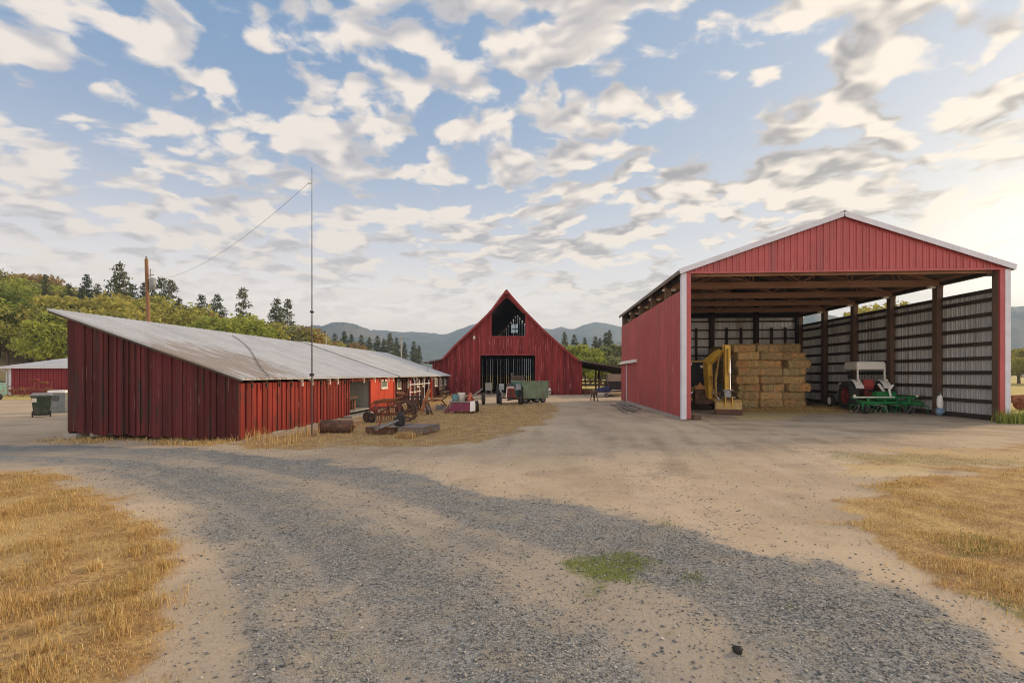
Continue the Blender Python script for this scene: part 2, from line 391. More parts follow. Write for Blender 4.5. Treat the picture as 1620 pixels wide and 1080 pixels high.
nx, ny = len(xs), len(ys); V = np.stack([XX, YY, ZZ], -1).reshape(-1, 3)
I = (np.arange(ny - 1)[:, None] * nx + np.arange(nx - 1)[None]).ravel()
Fq = np.stack([I, I + 1, I + nx + 1, I + nx], 1)
fx, fy = XX.ravel(), YY.ravel()
field = np.maximum.reduce([sstep(50, 54, fy + (fbm(fx * .2, fy * .2, 5) - .5) * 8), sstep(-30, -36, fx) * sstep(31, 35, fy + (fbm(fx * .3, fy * .3, 5) - .5) * 6), sstep(19.5, 22.5, fx + (fbm(fx * .4, fy * .4, 6) - .5) * 3) * sstep(21, 26, fy)])
tyre = fbm(fx * 2.4 + (fbm(fx * .2, fy * .12, 8, 2) - .5) * 5, fy * .13, 101, 4) - .5
scuf = (fbm(fx * .45, fy * 1.7, 102, 5) - .5) * sstep(2, 7, fx) * sstep(7.5, 10, fy)
tone = np.clip(0.5 + .5 * tyre * sstep(13, 7.5, np.abs(fx - 3 + .08 * fy) * 1.2) * sstep(6.5, 10, fy) + .6 * scuf + .45 * (fbm(fx * .8, fy * .8, 103, 4) - .5), 0, 1)
A_ = {'road': layer(ROAD, fx, fy, 3), 'tone': tone, 'gravel': m_gravel(fx, fy), 'lawn': m_lawn(fx, fy), 'yard': m_yard(fx, fy), 'green': layer(GREEN, fx, fy, 77), 'straw': layer(STRAW, fx, fy, 88), 'field': field}
m, nt, b = newmat('ground_soil')
co = node(nt, 'ShaderNodeTexCoord').outputs['Object']
at = {k: node(nt, 'ShaderNodeAttribute', attribute_name=k).outputs['Fac'] for k in A_}
n_big = noise(nt, co, .35, 5, .6); n_mid = noise(nt, co, 2.2, 6, .62); n_fin = noise(nt, co, 26, 5, .65); n_pix = noise(nt, co, 140, 3, .6)
def thr(mask, nz, wd=.25, k=.9):       # break the soft mask up with noise
    s = mth(nt, 'ADD', mask, mth(nt, 'MULTIPLY', mth(nt, 'SUBTRACT', nz, .5), k)); return sm(nt, s, .5 - wd, .5 + wd)
dirt = mixc(nt, sm(nt, n_big, .35, .65), (.51, .40, .28), (.41, .318, .22))
dirt = mixc(nt, mth(nt, 'MULTIPLY', sm(nt, n_mid, .52, .72), .55), dirt, (.37, .285, .20))
trk = noise(nt, mapping(nt, co, (.9, .16, 1)), 1.4, 5, .6)
dirt = mixc(nt, mth(nt, 'MULTIPLY', sm(nt, trk, .5, .7), .35), dirt, (.54, .435, .335))
dirt = mixc(nt, .55, dirt, mixc(nt, n_fin, (.30, .30, .30), (.70, .70, .70)), 'OVERLAY')
dirt = mixc(nt, sm(nt, mth(nt, 'ADD', at['tone'], mth(nt, 'MULTIPLY', mth(nt, 'SUBTRACT', n_mid, .5), .5)), .56, .20), dirt, (.31, .24, .17))
dirt = mixc(nt, mth(nt, 'MULTIPLY', sm(nt, at['tone'], .58, .85), .6), dirt, (.56, .455, .345))
vor = node(nt, 'ShaderNodeTexVoronoi', {'Vector': co, 'Scale': 62.0, 'Randomness': 1.0})
vr = node(nt, 'ShaderNodeSeparateColor', {0: vor.outputs['Color']}).outputs[0]
peb = mixc(nt, vr, (.20, .19, .175), (.50, .48, .44))
vor2 = node(nt, 'ShaderNodeTexVoronoi', {'Vector': co, 'Scale': 17.0})
sp = mth(nt, 'MULTIPLY', sm(nt, vor2.outputs['Distance'], .30, .16), sm(nt, node(nt, 'ShaderNodeSeparateColor', {0: vor2.outputs['Color']}).outputs[1], .62, .72))
dirt = mixc(nt, mth(nt, 'MULTIPLY', sp, .55), dirt, peb)
stone = mixc(nt, vr, (.115, .115, .11), (.345, .34, .32))
stone = mixc(nt, sm(nt, n_mid, .48, .68), stone, (.31, .275, .22))
dirt = mixc(nt, mth(nt, 'MULTIPLY', at['road'], .62), dirt, mixc(nt, n_fin, (.27, .24, .195), (.40, .355, .29)))
gm = mth(nt, 'MULTIPLY', thr(at['gravel'], n_mid, .3, .8), sm(nt, mth(nt, 'ADD', at['gravel'], mth(nt, 'MULTIPLY', mth(nt, 'SUBTRACT', n_fin, .5), 1.1)), .22, .62))
c = mixc(nt, gm, dirt, stone)
gr = mixc(nt, sm(nt, n_mid, .35, .65), (.52, .35, .145), (.34, .20, .085)); gr = mixc(nt, sm(nt, n_fin, .45, .7), gr, (.19, .105, .048))
gr = mixc(nt, mth(nt, 'MULTIPLY', sm(nt, n_big, .45, .65), .6), gr, (.60, .44, .20))
c = mixc(nt, thr(at['lawn'], n_mid, .22, .7), c, gr)
yg = mixc(nt, sm(nt, n_mid, .38, .62), (.335, .195, .095), (.43, .30, .125)); yg = mixc(nt, sm(nt, n_fin, .5, .7), yg, (.25, .16, .075))
c = mixc(nt, thr(at['yard'], n_mid, .25, .8), c, yg)
fl = mixc(nt, noise(nt, co, .06, 5, .6), (.55, .40, .14), (.42, .36, .10)); fl = mixc(nt, sm(nt, n_mid, .45, .7), fl, (.34, .27, .09))
c = mixc(nt, thr(at['field'], n_mid, .3, .5), c, fl)
c = mixc(nt, thr(at['straw'], n_fin, .25, .9), c, (.52, .40, .20))
c = mixc(nt, thr(at['green'], n_fin, .22, .9), c, mixc(nt, n_mid, (.10, .135, .035), (.19, .20, .06)))
nt.links.new(c, b.inputs['Base Color']); b.inputs['Roughness'].default_value = .95; b.inputs['Specular IOR Level'].default_value = .15
hgt = mth(nt, 'ADD', mth(nt, 'MULTIPLY', n_fin, .5), mth(nt, 'ADD', mth(nt, 'MULTIPLY', n_pix, .16), mth(nt, 'MULTIPLY', mth(nt, 'SUBTRACT', 1.0, vor.outputs['Distance']), mth(nt, 'MULTIPLY', gm, .45))))
nt.links.new(node(nt, 'ShaderNodeBump', {'Height': hgt, 'Strength': .75, 'Distance': .03}).outputs[0], b.inputs['Normal'])
M_ground = m
go = bpy.data.objects.new('ground', rawmesh('ground', V, Fq, 4, M_ground, A_, True)); link(go); tag(go, 'tan dirt yard with gravel drive and dry grass', 'ground', kind='structure')

# ---------------------------------------------------------------- loose stones (stuff)
def stones(n, box_, dens_fn, smin, smax, name, mat, label):
    X = rng.uniform(box_[0], box_[1], n); Y = rng.uniform(box_[2], box_[3], n)
    k = rng.random(n) < dens_fn(X, Y); X, Y = X[k], Y[k]; n = len(X)
    s = smin + (smax - smin) * rng.random(n) ** 2.2
    base = np.array([[1, 0, 0], [-1, 0, 0], [0, 1, 0], [0, -1, 0], [0, 0, 1], [0, 0, -1]], float)
    fc = np.array([[0, 2, 4], [2, 1, 4], [1, 3, 4], [3, 0, 4], [2, 0, 5], [1, 2, 5], [3, 1, 5], [0, 3, 5]])
    p = base[None] * rng.uniform(.55, 1.15, (n, 6, 1)) + rng.normal(0, .18, (n, 6, 3))
    p[:, :, 2] *= .5; a = rng.uniform(0, 2 * PI, n); ca, sa = np.cos(a)[:, None], np.sin(a)[:, None]
    x = p[:, :, 0] * ca - p[:, :, 1] * sa; y = p[:, :, 0] * sa + p[:, :, 1] * ca
    q = np.stack([x, y, p[:, :, 2]], -1) * s[:, None, None]
    q[:, :, 0] += X[:, None]; q[:, :, 1] += Y[:, None]; q[:, :, 2] += (gz(X, Y) + s * .25)[:, None]
    t = np.repeat(rng.random(n), 6)
    me = rawmesh(name, q.reshape(-1, 3), (fc[None] + (np.arange(n) * 6)[:, None, None]).reshape(-1, 3), 3, mat, {'tint': t})
    o = bpy.data.objects.new(name, me); link(o); tag(o, label, 'gravel', kind='stuff'); return o
m, nt, b = newmat('stone_chips')
t = node(nt, 'ShaderNodeAttribute', attribute_name='tint').outputs['Fac']
r = node(nt, 'ShaderNodeValToRGB', {0: t}); e = r.color_ramp.elements
e[0].color = (.10, .10, .098, 1); e[1].color = (.50, .475, .43, 1); q = e.new(.5); q.color = (.215, .212, .205, 1); q = e.new(.8); q.color = (.35, .315, .26, 1)
nt.links.new(r.outputs[0], b.inputs['Base Color']); b.inputs['Roughness'].default_value = .85
M_stone = m
def dn1(X, Y):
    r_ = np.hypot(X, Y); g = m_gravel(X, Y)
    return np.clip(g * g * 1.1 + .035, 0, 1) * (1 - m_lawn(X, Y)) * (.35 + .65 * sstep(.3, .6, fbm(X * 1.1, Y * 1.1, 33, 4))) * np.minimum(1, (4.2 / r_) ** 1.3) * (r_ > 2.2)
stones(400000, (-7, 8.5, 2.2, 10.5), dn1, .004, .013, 'gravel_chips', M_stone, 'loose blue grey gravel chips spread in bands along the drive')
def dn2(X, Y): return (1 - m_lawn(X, Y)) * (.16 + .84 * np.minimum(1, m_gravel(X, Y) * 1.6 + layer([(ROAD[0][0], 1.2, .4)], X, Y, 5))) * (np.hypot(X, Y) > 2.2)
stones(60000, (-9, 11, 2.2, 16), dn2, .006, .020, 'scattered_pebbles', M_stone, 'scattered pebbles lying on the bare tan dirt')

# ---------------------------------------------------------------- grass blades (stuff)
def blades(name, X, Y, hmin, hmax, wid, lean, mat, label, cat, clump=None, tb=0.0):
    n = len(X); h = rng.uniform(hmin, hmax, n)
    if clump is not None: h = h * clump
    a = rng.uniform(0, 2 * PI, n); l = np.abs(rng.normal(0, lean, n)); z0 = gz(X, Y) - .005
    ca, sa = np.cos(a), np.sin(a); px_, py_ = -sa, ca
    w_ = wid * rng.uniform(.6, 1.3, n)
    l1 = l * .35; l2 = l
    def pt(f, lt, side):
        ln = h * f
        return np.stack([X + ca * ln * np.sin(lt) + px_ * w_ * side, Y + sa * ln * np.sin(lt) + py_ * w_ * side, z0 + ln * np.cos(lt)], -1)
    V = np.stack([pt(0, l1, -.5), pt(0, l1, .5), pt(.55, l1, -.38), pt(.55, l1, .38), pt(1.0, l2, 0)], 1).reshape(-1, 3)
    f = np.array([[0, 1, 3], [0, 3, 2], [2, 3, 4]])
    Fc = (f[None] + (np.arange(n) * 5)[:, None, None]).reshape(-1, 3)
    me = rawmesh(name, V, Fc, 3, mat, {'tint': np.repeat(np.clip(rng.random(n) + tb, 0, 1), 5)})
    o = bpy.data.objects.new(name, me); link(o); tag(o, label, cat, kind='stuff'); return o
def grassmat(name, cols):
    m, nt, b = newmat(name)
    t = node(nt, 'ShaderNodeAttribute', attribute_name='tint').outputs['Fac']
    r = node(nt, 'ShaderNodeValToRGB', {0: t}); e = r.color_ramp.elements
    e[0].color = rgba(cols[0]); e[1].color = rgba(cols[-1])
    for i, c_ in enumerate(cols[1:-1]): q = e.new((i + 1) / (len(cols) - 1)); q.color = rgba(c_)
    co = node(nt, 'ShaderNodeTexCoord').outputs['Object']
    c = mixc(nt, .5, r.outputs[0], mixc(nt, noise(nt, co, 1.6, 4, .6), (.28, .26, .25), (.72, .72, .7)), 'OVERLAY')
    nt.links.new(c, b.inputs['Base Color']); b.inputs['Roughness'].default_value = .8; b.inputs['Specular IOR Level'].default_value = .2
    tr = node(nt, 'ShaderNodeBsdfTranslucent', {'Color': c}); mx = node(nt, 'ShaderNodeMixShader', {0: .25, 1: b.outputs[0], 2: tr.outputs[0]})
    nt.links.new(mx.outputs[0], nt.nodes['Material Output'].inputs[0]); return m
M_dry = grassmat('dry_blades', [(.25, .135, .05), (.49, .31, .105), (.67, .47, .175), (.82, .66, .34)])
M_grn = grassmat('green_blades', [(.07, .10, .025), (.15, .19, .045), (.26, .27, .08)])
M_weed = grassmat('weed_blades', [(.12, .17, .03), (.25, .30, .06), (.38, .40, .10)])
def scatter(n, bx, fn):
    X = rng.uniform(bx[0], bx[1], n); Y = rng.uniform(bx[2], bx[3], n); k = rng.random(n) < fn(X, Y); return X[k], Y[k]
def mk(polys, s=31): return lambda X, Y: np.clip(layer(polys, X, Y, s), 0, 1)
def clumpf(X, Y, s): return .55 + 1.1 * sstep(.42, .72, fbm(X * 2.3, Y * 2.3, s, 3))
def lawn_d(poly, soft, s):
    f = mk([(poly, soft * 1.5, 1.0)])
    def g(X, Y):
        return f(X, Y) * (.22 + .78 * sstep(.38, .58, fbm(X * 1.5, Y * 1.5, s, 4))) * np.minimum(1, (6.0 / np.hypot(X, Y)) ** .8) * (np.hypot(X, Y) > 1.9)
    return g
X, Y = scatter(460000, (-9.5, -.8, 1.6, 10.0), lawn_d(LAWN_L, .22, 11))
blades('dry_grass', X, Y, .020, .075, .0035, 1.45, M_dry, 'golden dry grass in tufts on the left verge', 'dry grass', clumpf(X, Y, 12))
X, Y = scatter(380000, (2.5, 11.5, 3.0, 10.5), lawn_d(LAWN_R, .28, 13))
blades('dry_lawn', X, Y, .018, .060, .0040, 1.45, M_dry, 'short straw coloured grass on the right verge', 'dry grass', clumpf(X, Y, 14))
# tall seeding tufts
def tufts(cs, n, rad, hmin, hmax, mat, name, label, cat, wid=.005, lean=.4):
    X = np.concatenate([rng.normal(c[0], rad * (c[2] if len(c) > 2 else 1), n) for c in cs]); Y = np.concatenate([rng.normal(c[1], rad * (c[2] if len(c) > 2 else 1), n) for c in cs])
    return blades(name, X, Y, hmin, hmax, wid, lean, mat, label, cat)
cs = [G(x, y) for x, y in ((165, 985), (205, 945), (130, 950), (60, 1040), (40, 1075), (185, 1010), (90, 870), (215, 880), (150, 905), (25, 960), (255, 900), (10, 820), (120, 800), (250, 955), (75, 1000))]
tufts([(c[0], c[1], random.uniform(.5, 1.6)) for c in cs], 150, .07, .04, .13, M_dry, 'grass_tufts', 'taller pale tufts of dry grass on the left verge', 'dry grass', .004, .7)
X, Y = scatter(60000, (-12, 5, 11, 42), lambda X, Y: m_yard(X, Y) * (.2 + .8 * sstep(.4, .62, fbm(X * .9, Y * .9, 15, 4))))
blades('yard_grass', X, Y, .03, .13, .010, .8, M_dry, 'patchy trampled dry grass round the old machinery', 'dry grass')
cs = [G(400, 697), G(412, 693), G(455, 701), G(480, 690), G(540, 682), (-7.0, 36.6), (-6.4, 35.8), (-7.4, 38), (-6.9, 34.8), (-6.0, 37), (-7.6, 33), (-6.5, 39), (-5.9, 36), (-7.2, 37.2)]
tufts([(c[0], c[1], 1.6 if c[1] > 30 else 1) for c in cs], 70, .22, .08, .42, M_dry, 'tall_dry_weeds', 'tall golden dry weeds growing before the long shed', 'weeds', .014, .3)
X, Y = scatter(9000, (-13.5, -8.2, 11.9, 12.9), lambda X, Y: np.full(len(X), .5) * sstep(.35, .6, fbm(X * 2, Y * 2, 4, 3)))
blades('wall_foot_grass', X, Y, .04, .16, .009, .6, M_dry, 'dry grass fringe at the foot of the dark red end wall', 'dry grass')
X, Y = scatter(160000, (-2, 14, 3.0, 14), lambda X, Y: layer(GREEN[:8] + GREEN[9:], X, Y, 77) * np.minimum(1, (5. / np.hypot(X, Y))))
blades('green_grass', X, Y, .015, .055, .005, .8, M_grn, 'low green grass patches sprouting through gravel and lawn', 'grass')
cs = [(17.3, 19.3), (17.7, 19.2), (18.0, 19.4), (18.35, 19.6), (17.0, 19.4), (18.1, 19.0), (18.7, 19.7)]
tufts(cs, 170, .16, .15, .62, M_weed, 'green_weeds', 'bright green weeds at the foot of the right corner post', 'weeds', .02, .35)
X, Y = scatter(26000, (9.2, 16, 24, 28.5), lambda X, Y: layer(STRAW[:2], X, Y, 88) * .9)
blades('loose_straw', X, Y, .06, .2, .008, 1.5, M_dry, 'loose straw scattered on the dirt before the bales', 'straw')

# ---------------------------------------------------------------- hills far off
def hill(name, prof, D, depth, mat, label, seed, rough=6.0, nx=420, ny=46):
    px = np.linspace(prof[0][0], prof[-1][0], nx)
    yt = np.interp(px, [p[0] for p in prof], [p[1] for p in prof])
    H = CH + (HY - yt) / F * D
    s = np.linspace(0, 1, ny); V = []
    for j in range(ny):
        t = D - depth + depth * 1.5 * s[j]
        f = np.sin(np.clip(s[j] * 1.5, 0, 1.0) * PI / 2) ** 1.25 if s[j] < .667 else math.cos((s[j] - .667) / .333 * PI / 2)
        d_ = (px - CX) / F; X = t * (CT * d_ - ST); Y = t * (ST * d_ + CT)
        n = (fbm(X / D * 26, Y / D * 26, seed, 5) - .5) * rough * 3.2 * np.sin(PI * np.clip(s[j] * 1.5, 0, 1)) + (fbm(X / D * 420, Y / D * 420, seed + 9, 2) - .42) * rough * .75
        V.append(np.stack([X, Y, np.maximum(H * f + n * (f > .02), -3)], -1))
    V = np.array(V).reshape(-1, 3); I = (np.arange(ny - 1)[:, None] * nx + np.arange(nx - 1)[None]).ravel()
    o = bpy.data.objects.new(name, rawmesh(name, V, np.stack([I, I + 1, I + nx + 1, I + nx], 1), 4, mat, None, True)); link(o)
    tag(o, label, 'hills', kind='structure'); return o
M_hill = wmat('wooded_hill', (.030, .045, .026), (.075, .085, .045), .012, stains=(((.13, .105, .06), .006, (1, 1, 1), .55, .68),), bump=.0, rough=1)
hill('mountains', [(-600, 560), (100, 560), (400, 545), (480, 533), (560, 540), (590, 524), (612, 526), (640, 527), (655, 526), (690, 529), (704, 531), (722, 525), (740, 518), (770, 512), (800, 513), (840, 518), (870, 523), (888, 519), (905, 523), (925, 516), (943, 512), (962, 515), (985, 521), (1010, 524), (1100, 530), (1250, 520), (1400, 515), (1600, 520), (1900, 500), (2300, 540)], 2500, 900, M_hill, 'hazy blue mountains on the horizon', 3, 13)
hill('wooded_ridge', [(380, 575), (430, 545), (470, 522), (495, 515), (510, 517), (528, 511), (545, 511), (560, 514), (575, 519), (590, 526), (612, 540), (640, 556), (680, 575)], 1750, 500, M_hill, 'darker wooded ridge behind the conifers', 8, 9, 200, 36)
hill('sunlit_ridge', [(1180, 560), (1250, 515), (1290, 497), (1330, 505), (1420, 500), (1520, 497), (1600, 489), (1640, 486), (1750, 470), (1900, 480), (2200, 540)], 1250, 420, M_hill, 'pale ridge in the glow beyond the open shed', 15, 7, 240, 36)
# wooded hillside at left (terrain)
def hz(X, Y):
    r = np.hypot(X, Y); a = np.degrees(np.arctan2(-np.asarray(X, float), Y))
    return sstep(37, 51, a) * (19 * sstep(80, 200, r) + 10 * sstep(170, 300, r)) * sstep(120, 100, a) + (fbm(np.asarray(X) * .05, np.asarray(Y) * .05, 5, 3) - .5) * 2.0 * sstep(80, 120, r) * sstep(36, 45, a)
xs2 = np.linspace(-330, -36, 150); ys2 = np.linspace(-60, 330, 150)
X2, Y2 = np.meshgrid(xs2, ys2); Z2 = hz(X2, Y2) - .35
V = np.stack([X2, Y2, Z2], -1).reshape(-1, 3); I = (np.arange(149)[:, None] * 150 + np.arange(149)[None]).ravel()
M_slope = wmat('dry_hillside', (.40, .33, .10), (.24, .23, .075), .12, stains=(((.46, .33, .15), .05, (1, 1, 1), .52, .66),), bump=.3, bscale=3, rough=1)
ho = bpy.data.objects.new('hillside', rawmesh('hillside', V, np.stack([I, I + 1, I + 151, I + 150], 1), 4, M_slope, None, True)); link(ho); tag(ho, 'dry grassy hillside under the trees at left', 'hillside', kind='structure')

# ---------------------------------------------------------------- haze
if HAZE > 0:
    hb = MB().box(-3450, 3450, -100, 3450, -4, 300)
    m = bpy.data.materials.new('air'); m.use_nodes = True; nt = m.node_tree; nt.nodes.clear()
    o_ = nt.nodes.new('ShaderNodeOutputMaterial'); pvl = node(nt, 'ShaderNodeVolumePrincipled', {'Color': (.37, .51, .74, 1), 'Density': HAZE, 'Anisotropy': .25})
    nt.links.new(pvl.outputs[0], o_.inputs[1])
    hbo = part('haze', hb, m); tag(hbo, 'thin blue summer haze over the distance', 'haze', kind='stuff')

# ---------------------------------------------------------------- trees
def leafmat(name, c1, c2, c3):
    m, nt, b = newmat(name)
    t = node(nt, 'ShaderNodeAttribute', attribute_name='tint').outputs['Fac']
    oi = node(nt, 'ShaderNodeObjectInfo').outputs['Random']
    c = mixc(nt, t, c1, c2); c = mixc(nt, mth(nt, 'MULTIPLY', oi, .6), c, c3)
    nt.links.new(c, b.inputs['Base Color']); b.inputs['Roughness'].default_value = .75; b.inputs['Specular IOR Level'].default_value = .2
    tr = node(nt, 'ShaderNodeBsdfTranslucent', {'Color': c}); mx = node(nt, 'ShaderNodeMixShader', {0: .3, 1: b.outputs[0], 2: tr.outputs[0]})
    nt.links.new(mx.outputs[0], nt.nodes['Material Output'].inputs[0]); return m
def leaves(name, C, size, mat, parent, flat=.0, tint=None):
    n = len(C); a = rng.normal(0, 1, (n, 3)); a /= np.linalg.norm(a, axis=1)[:, None]
    b_ = rng.normal(0, 1, (n, 3)); b_[:, 2] *= (1 - flat); b_ -= a * (a * b_).sum(1)[:, None]; b_ /= np.linalg.norm(b_, axis=1)[:, None]
    s = (size * rng.uniform(.55, 1.35, n))[:, None]
    V = np.stack([C - a * s, C + b_ * s * .55, C + a * s, C - b_ * s * .55], 1).reshape(-1, 3)
    t = rng.random(n) if tint is None else np.clip(tint + rng.normal(0, .2, n), 0, 1)
    me = rawmesh(name, V, np.arange(n * 4).reshape(-1, 4), 4, mat, {'tint': np.repeat(t, 4)})
    o = bpy.data.objects.new(name, me); link(o, parent); return o
M_bark = wmat('bark', (.11, .075, .05), (.17, .12, .085), 3, (1, 1, .25), bump=.6, bscale=12)
M_con = [leafmat('pine_needles', (.045, .072, .030), (.115, .145, .055), (.16, .145, .055)), leafmat('fir_needles', (.040, .062, .032), (.10, .125, .055), (.14, .135, .06))]
M_dec = [leafmat('oak_leaves', (.125, .145, .030), (.40, .395, .085), (.45, .37, .09)), leafmat('lime_leaves', (.15, .20, .03), (.42, .47, .08), (.40, .40, .08)),
         leafmat('yellow_leaves', (.28, .28, .03), (.60, .56, .07), (.50, .45, .06)), leafmat('rust_leaves', (.22, .14, .05), (.42, .27, .09), (.34, .25, .09)), leafmat('grey_leaves', (.13, .15, .06), (.30, .315, .14), (.26, .27, .12))]
def conifer(kind, h, rad, start, dens_, droop, seed):
    rd = random.Random(seed)
    root = thing('conifer_tree', '', 'tree', (0, 0, 0))
    t = MB(); pts = [(rd.uniform(-.1, .1) * i / 6, rd.uniform(-.1, .1) * i / 6, h * i / 8) for i in range(9)]
    t.tube(pts, [.011 * h * (1 - .93 * i / 8) for i in range(9)], 7)
    C = []; T = []; z = h * start
    while z < h * .985:
        f = (z / h - start) / (1 - start); nb = rd.randint(4, 6); a0 = rd.uniform(0, 6.28)
        prof = (1 - f) ** .75 * (.55 + .45 * min(1, f * 5 + .15))
        for k in range(nb):
            if rd.random() > dens_: continue
            L = rad * h * prof * rd.uniform(.5, 1.15) + .25; a = a0 + k * 6.283 / nb + rd.uniform(-.3, .3)
            e = Vector((math.cos(a) * L, math.sin(a) * L, z + L * rd.uniform(-droop, droop * .3)))
            t.tube([(0, 0, z), (e.x * .6, e.y * .6, (z + e.z) / 2 + .05 * L), e], [.02 + .01 * L, .015, .008], 4, False)
            ns = max(2, int(L * 2.6))
            tb = rd.uniform(.1, .8)
            for s in range(ns):
                q = .28 + .75 * (s + rd.random()) / ns
                for _ in range(8):
                    C.append((e.x * q + rd.gauss(0, .16 + .05 * L), e.y * q + rd.gauss(0, .16 + .05 * L), z + (e.z - z) * q + rd.gauss(0, .17))); T.append(tb)
        z += h * .022 * rd.uniform(.8, 1.5)
    part('trunk', t, M_bark, root)
    leaves('crown', np.array(C), .21, M_con[kind], root, .3, np.array(T)); root['h'] = h
    return root
def broadleaf(kind, h, wid, nl, nleaf, size, seed, gap=.0, base=.22):
    rd = random.Random(seed); root = thing('broadleaf_tree', '', 'tree', (0, 0, 0))
    t = MB(); t.tube([(0, 0, -.4), (.05, .02, h * .2), (rd.uniform(-.2, .2), rd.uniform(-.2, .2), h * .55), (0, 0, h * .85)], [.028 * h, .022 * h, .014 * h, .005 * h], 8)
    C = []; T = []
    for i in range(nl):
        a = i * 2.4 + rd.uniform(-.4, .4); f = rd.random()
        zc_ = h * (base + .12 + (.86 - base - .16) * (i + .5) / nl); rr = wid * h * (1 - abs(zc_ / h - .5) * .9) * rd.uniform(.35, 1.0) * .75
        c_ = Vector((math.cos(a) * rr, math.sin(a) * rr, zc_)); R = h * rd.uniform(.11, .2)
        t.tube([(0, 0, h * rd.uniform(.18, .4)), c_ * .55 + Vector((0, 0, .2)), c_], [.012 * h, .008 * h, .003 * h], 5, False)
        n = int(nleaf / nl); th = np.array([[rd.gauss(0, 1) for _ in range(3)] for _ in range(n)]); th /= np.linalg.norm(th, axis=1)[:, None]
        rad_ = R * np.array([rd.random() ** .45 for _ in range(n)])[:, None]
        p = th * rad_ * np.array([1.15, 1.15, .85]) + np.array(c_)
        nz = vn(p[:, 0] * 1.7 + seed, p[:, 1] * 1.7 + p[:, 2] * 1.3, seed); kp = nz > .28 + gap
        C.append(p[kp]); T.append(np.full(kp.sum(), rd.uniform(.0, 1.0)))
    part('trunk', t, M_bark, root)
    leaves('crown', np.concatenate(C), size, M_dec[kind], root, .0, np.concatenate(T)); root['h'] = h
    return root
protoC = [conifer(0, 20, .23, .15, .86, .25, 1), conifer(1, 20, .19, .10, .95, .45, 2), conifer(0, 20, .19, .20, .75, .2, 3), conifer(1, 20, .24, .08, .95, .35, 4)]
protoD = {'oak': [broadleaf(0, 10, .42, 13, 5200, .24, 5), broadleaf(0, 10, .5, 15, 5600, .24, 6, .06), broadleaf(0, 10, .36, 11, 4600, .22, 16, .1)],
          'lime': [broadleaf(1, 10, .4, 13, 5200, .24, 7), broadleaf(1, 10, .5, 14, 5200, .25, 8, .03)], 'yellow': [broadleaf(2, 10, .45, 12, 5200, .24, 9)],
          'rust': [broadleaf(3, 10, .42, 12, 4600, .24, 10, .05)], 'grey': [broadleaf(4, 10, .45, 14, 5600, .23, 11), broadleaf(4, 10, .38, 11, 5000, .23, 17, .05)]}
used = set()
def plant(proto, px, t, ytop, label, group=None, zg=None, wide=1.0, cat='tree'):
    p = P(px, t); z0 = float(hz(p.x, p.y)) if zg is None else zg
    h = zat(ytop, t) - z0
    if proto.name in used: o = copy_tree(proto)
    else: o = proto; used.add(proto.name)
    s = h / proto['h']; o.location = (p.x, p.y, z0 - .1); o.scale = (s * wide, s * wide, s); o.rotation_euler = (0, 0, random.uniform(0, 6.28))
    if 'group' in o: del o['group']
    tag(o, label, cat, group); return o
# conifers standing clear on the skyline
for k, px, y, t, lab in ((1, 137, 431, 112, 'slim dark conifer on the skyline above the end of the shed roof'), (0, 190, 411, 105, 'tallest full conifer just left of the leaning utility pole'),
    (2, 256, 436, 112, 'sparse conifer just right of the utility pole'), (2, 271, 440, 124, 'sparse thin conifer, second to the right of the utility pole'),
    (3, 320, 463, 118, 'bushy conifer, left one of a close pair above the grey roof'), (0, 343, 461, 120, 'bushy conifer, right one of a close pair above the grey roof'),
    (2, 384, 453, 104, 'lone narrow conifer standing clear between two clumps'), (0, 438, 467, 100, 'broad pine with open crown left of the thin antenna mast'), (2, 455, 470, 104, 'pine leaning into the broad pine beside the antenna mast'),
    (1, 228, 444, 130, 'conifer tip showing directly behind the utility pole'), (3, 300, 487, 125, 'small conifer low on the skyline between two taller groups')):
    plant(protoC[k], px, t, y, lab)
GC = 'conifers in the valley beyond the long shed'
for k, px, y, t in ((1, 485, 514, 150), (3, 498, 520, 160), (1, 514, 522, 150), (3, 530, 526, 155), (0, 545, 521, 150), (1, 556, 527, 165), (3, 572, 528, 160), (0, 584, 531, 160), (3, 597, 529, 158), (1, 607, 534, 165), (0, 617, 524, 150), (3, 628, 532, 160), (1, 640, 540, 165), (3, 655, 538, 140), (1, 663, 545, 150)):
    plant(protoC[k], px, t, y, 'small dark conifer in the row far beyond the shed roof', GC)
GV = 'pointed conifers in the row behind the grey shed roof'
for k, px, y, t in ((1, 112, 462, 106), (3, 128, 452, 108), (1, 155, 447, 112), (0, 168, 455, 108), (3, 210, 446, 110), (1, 243, 456, 116), (1, 284, 470, 112), (3, 292, 480, 118), (1, 308, 484, 120)):
    plant(protoC[k], px, t, y, 'pointed conifer in the crowded row behind the grey shed roof', GV)
GB = 'bushy trees behind the grey shed roof'
rr = random.Random(3)
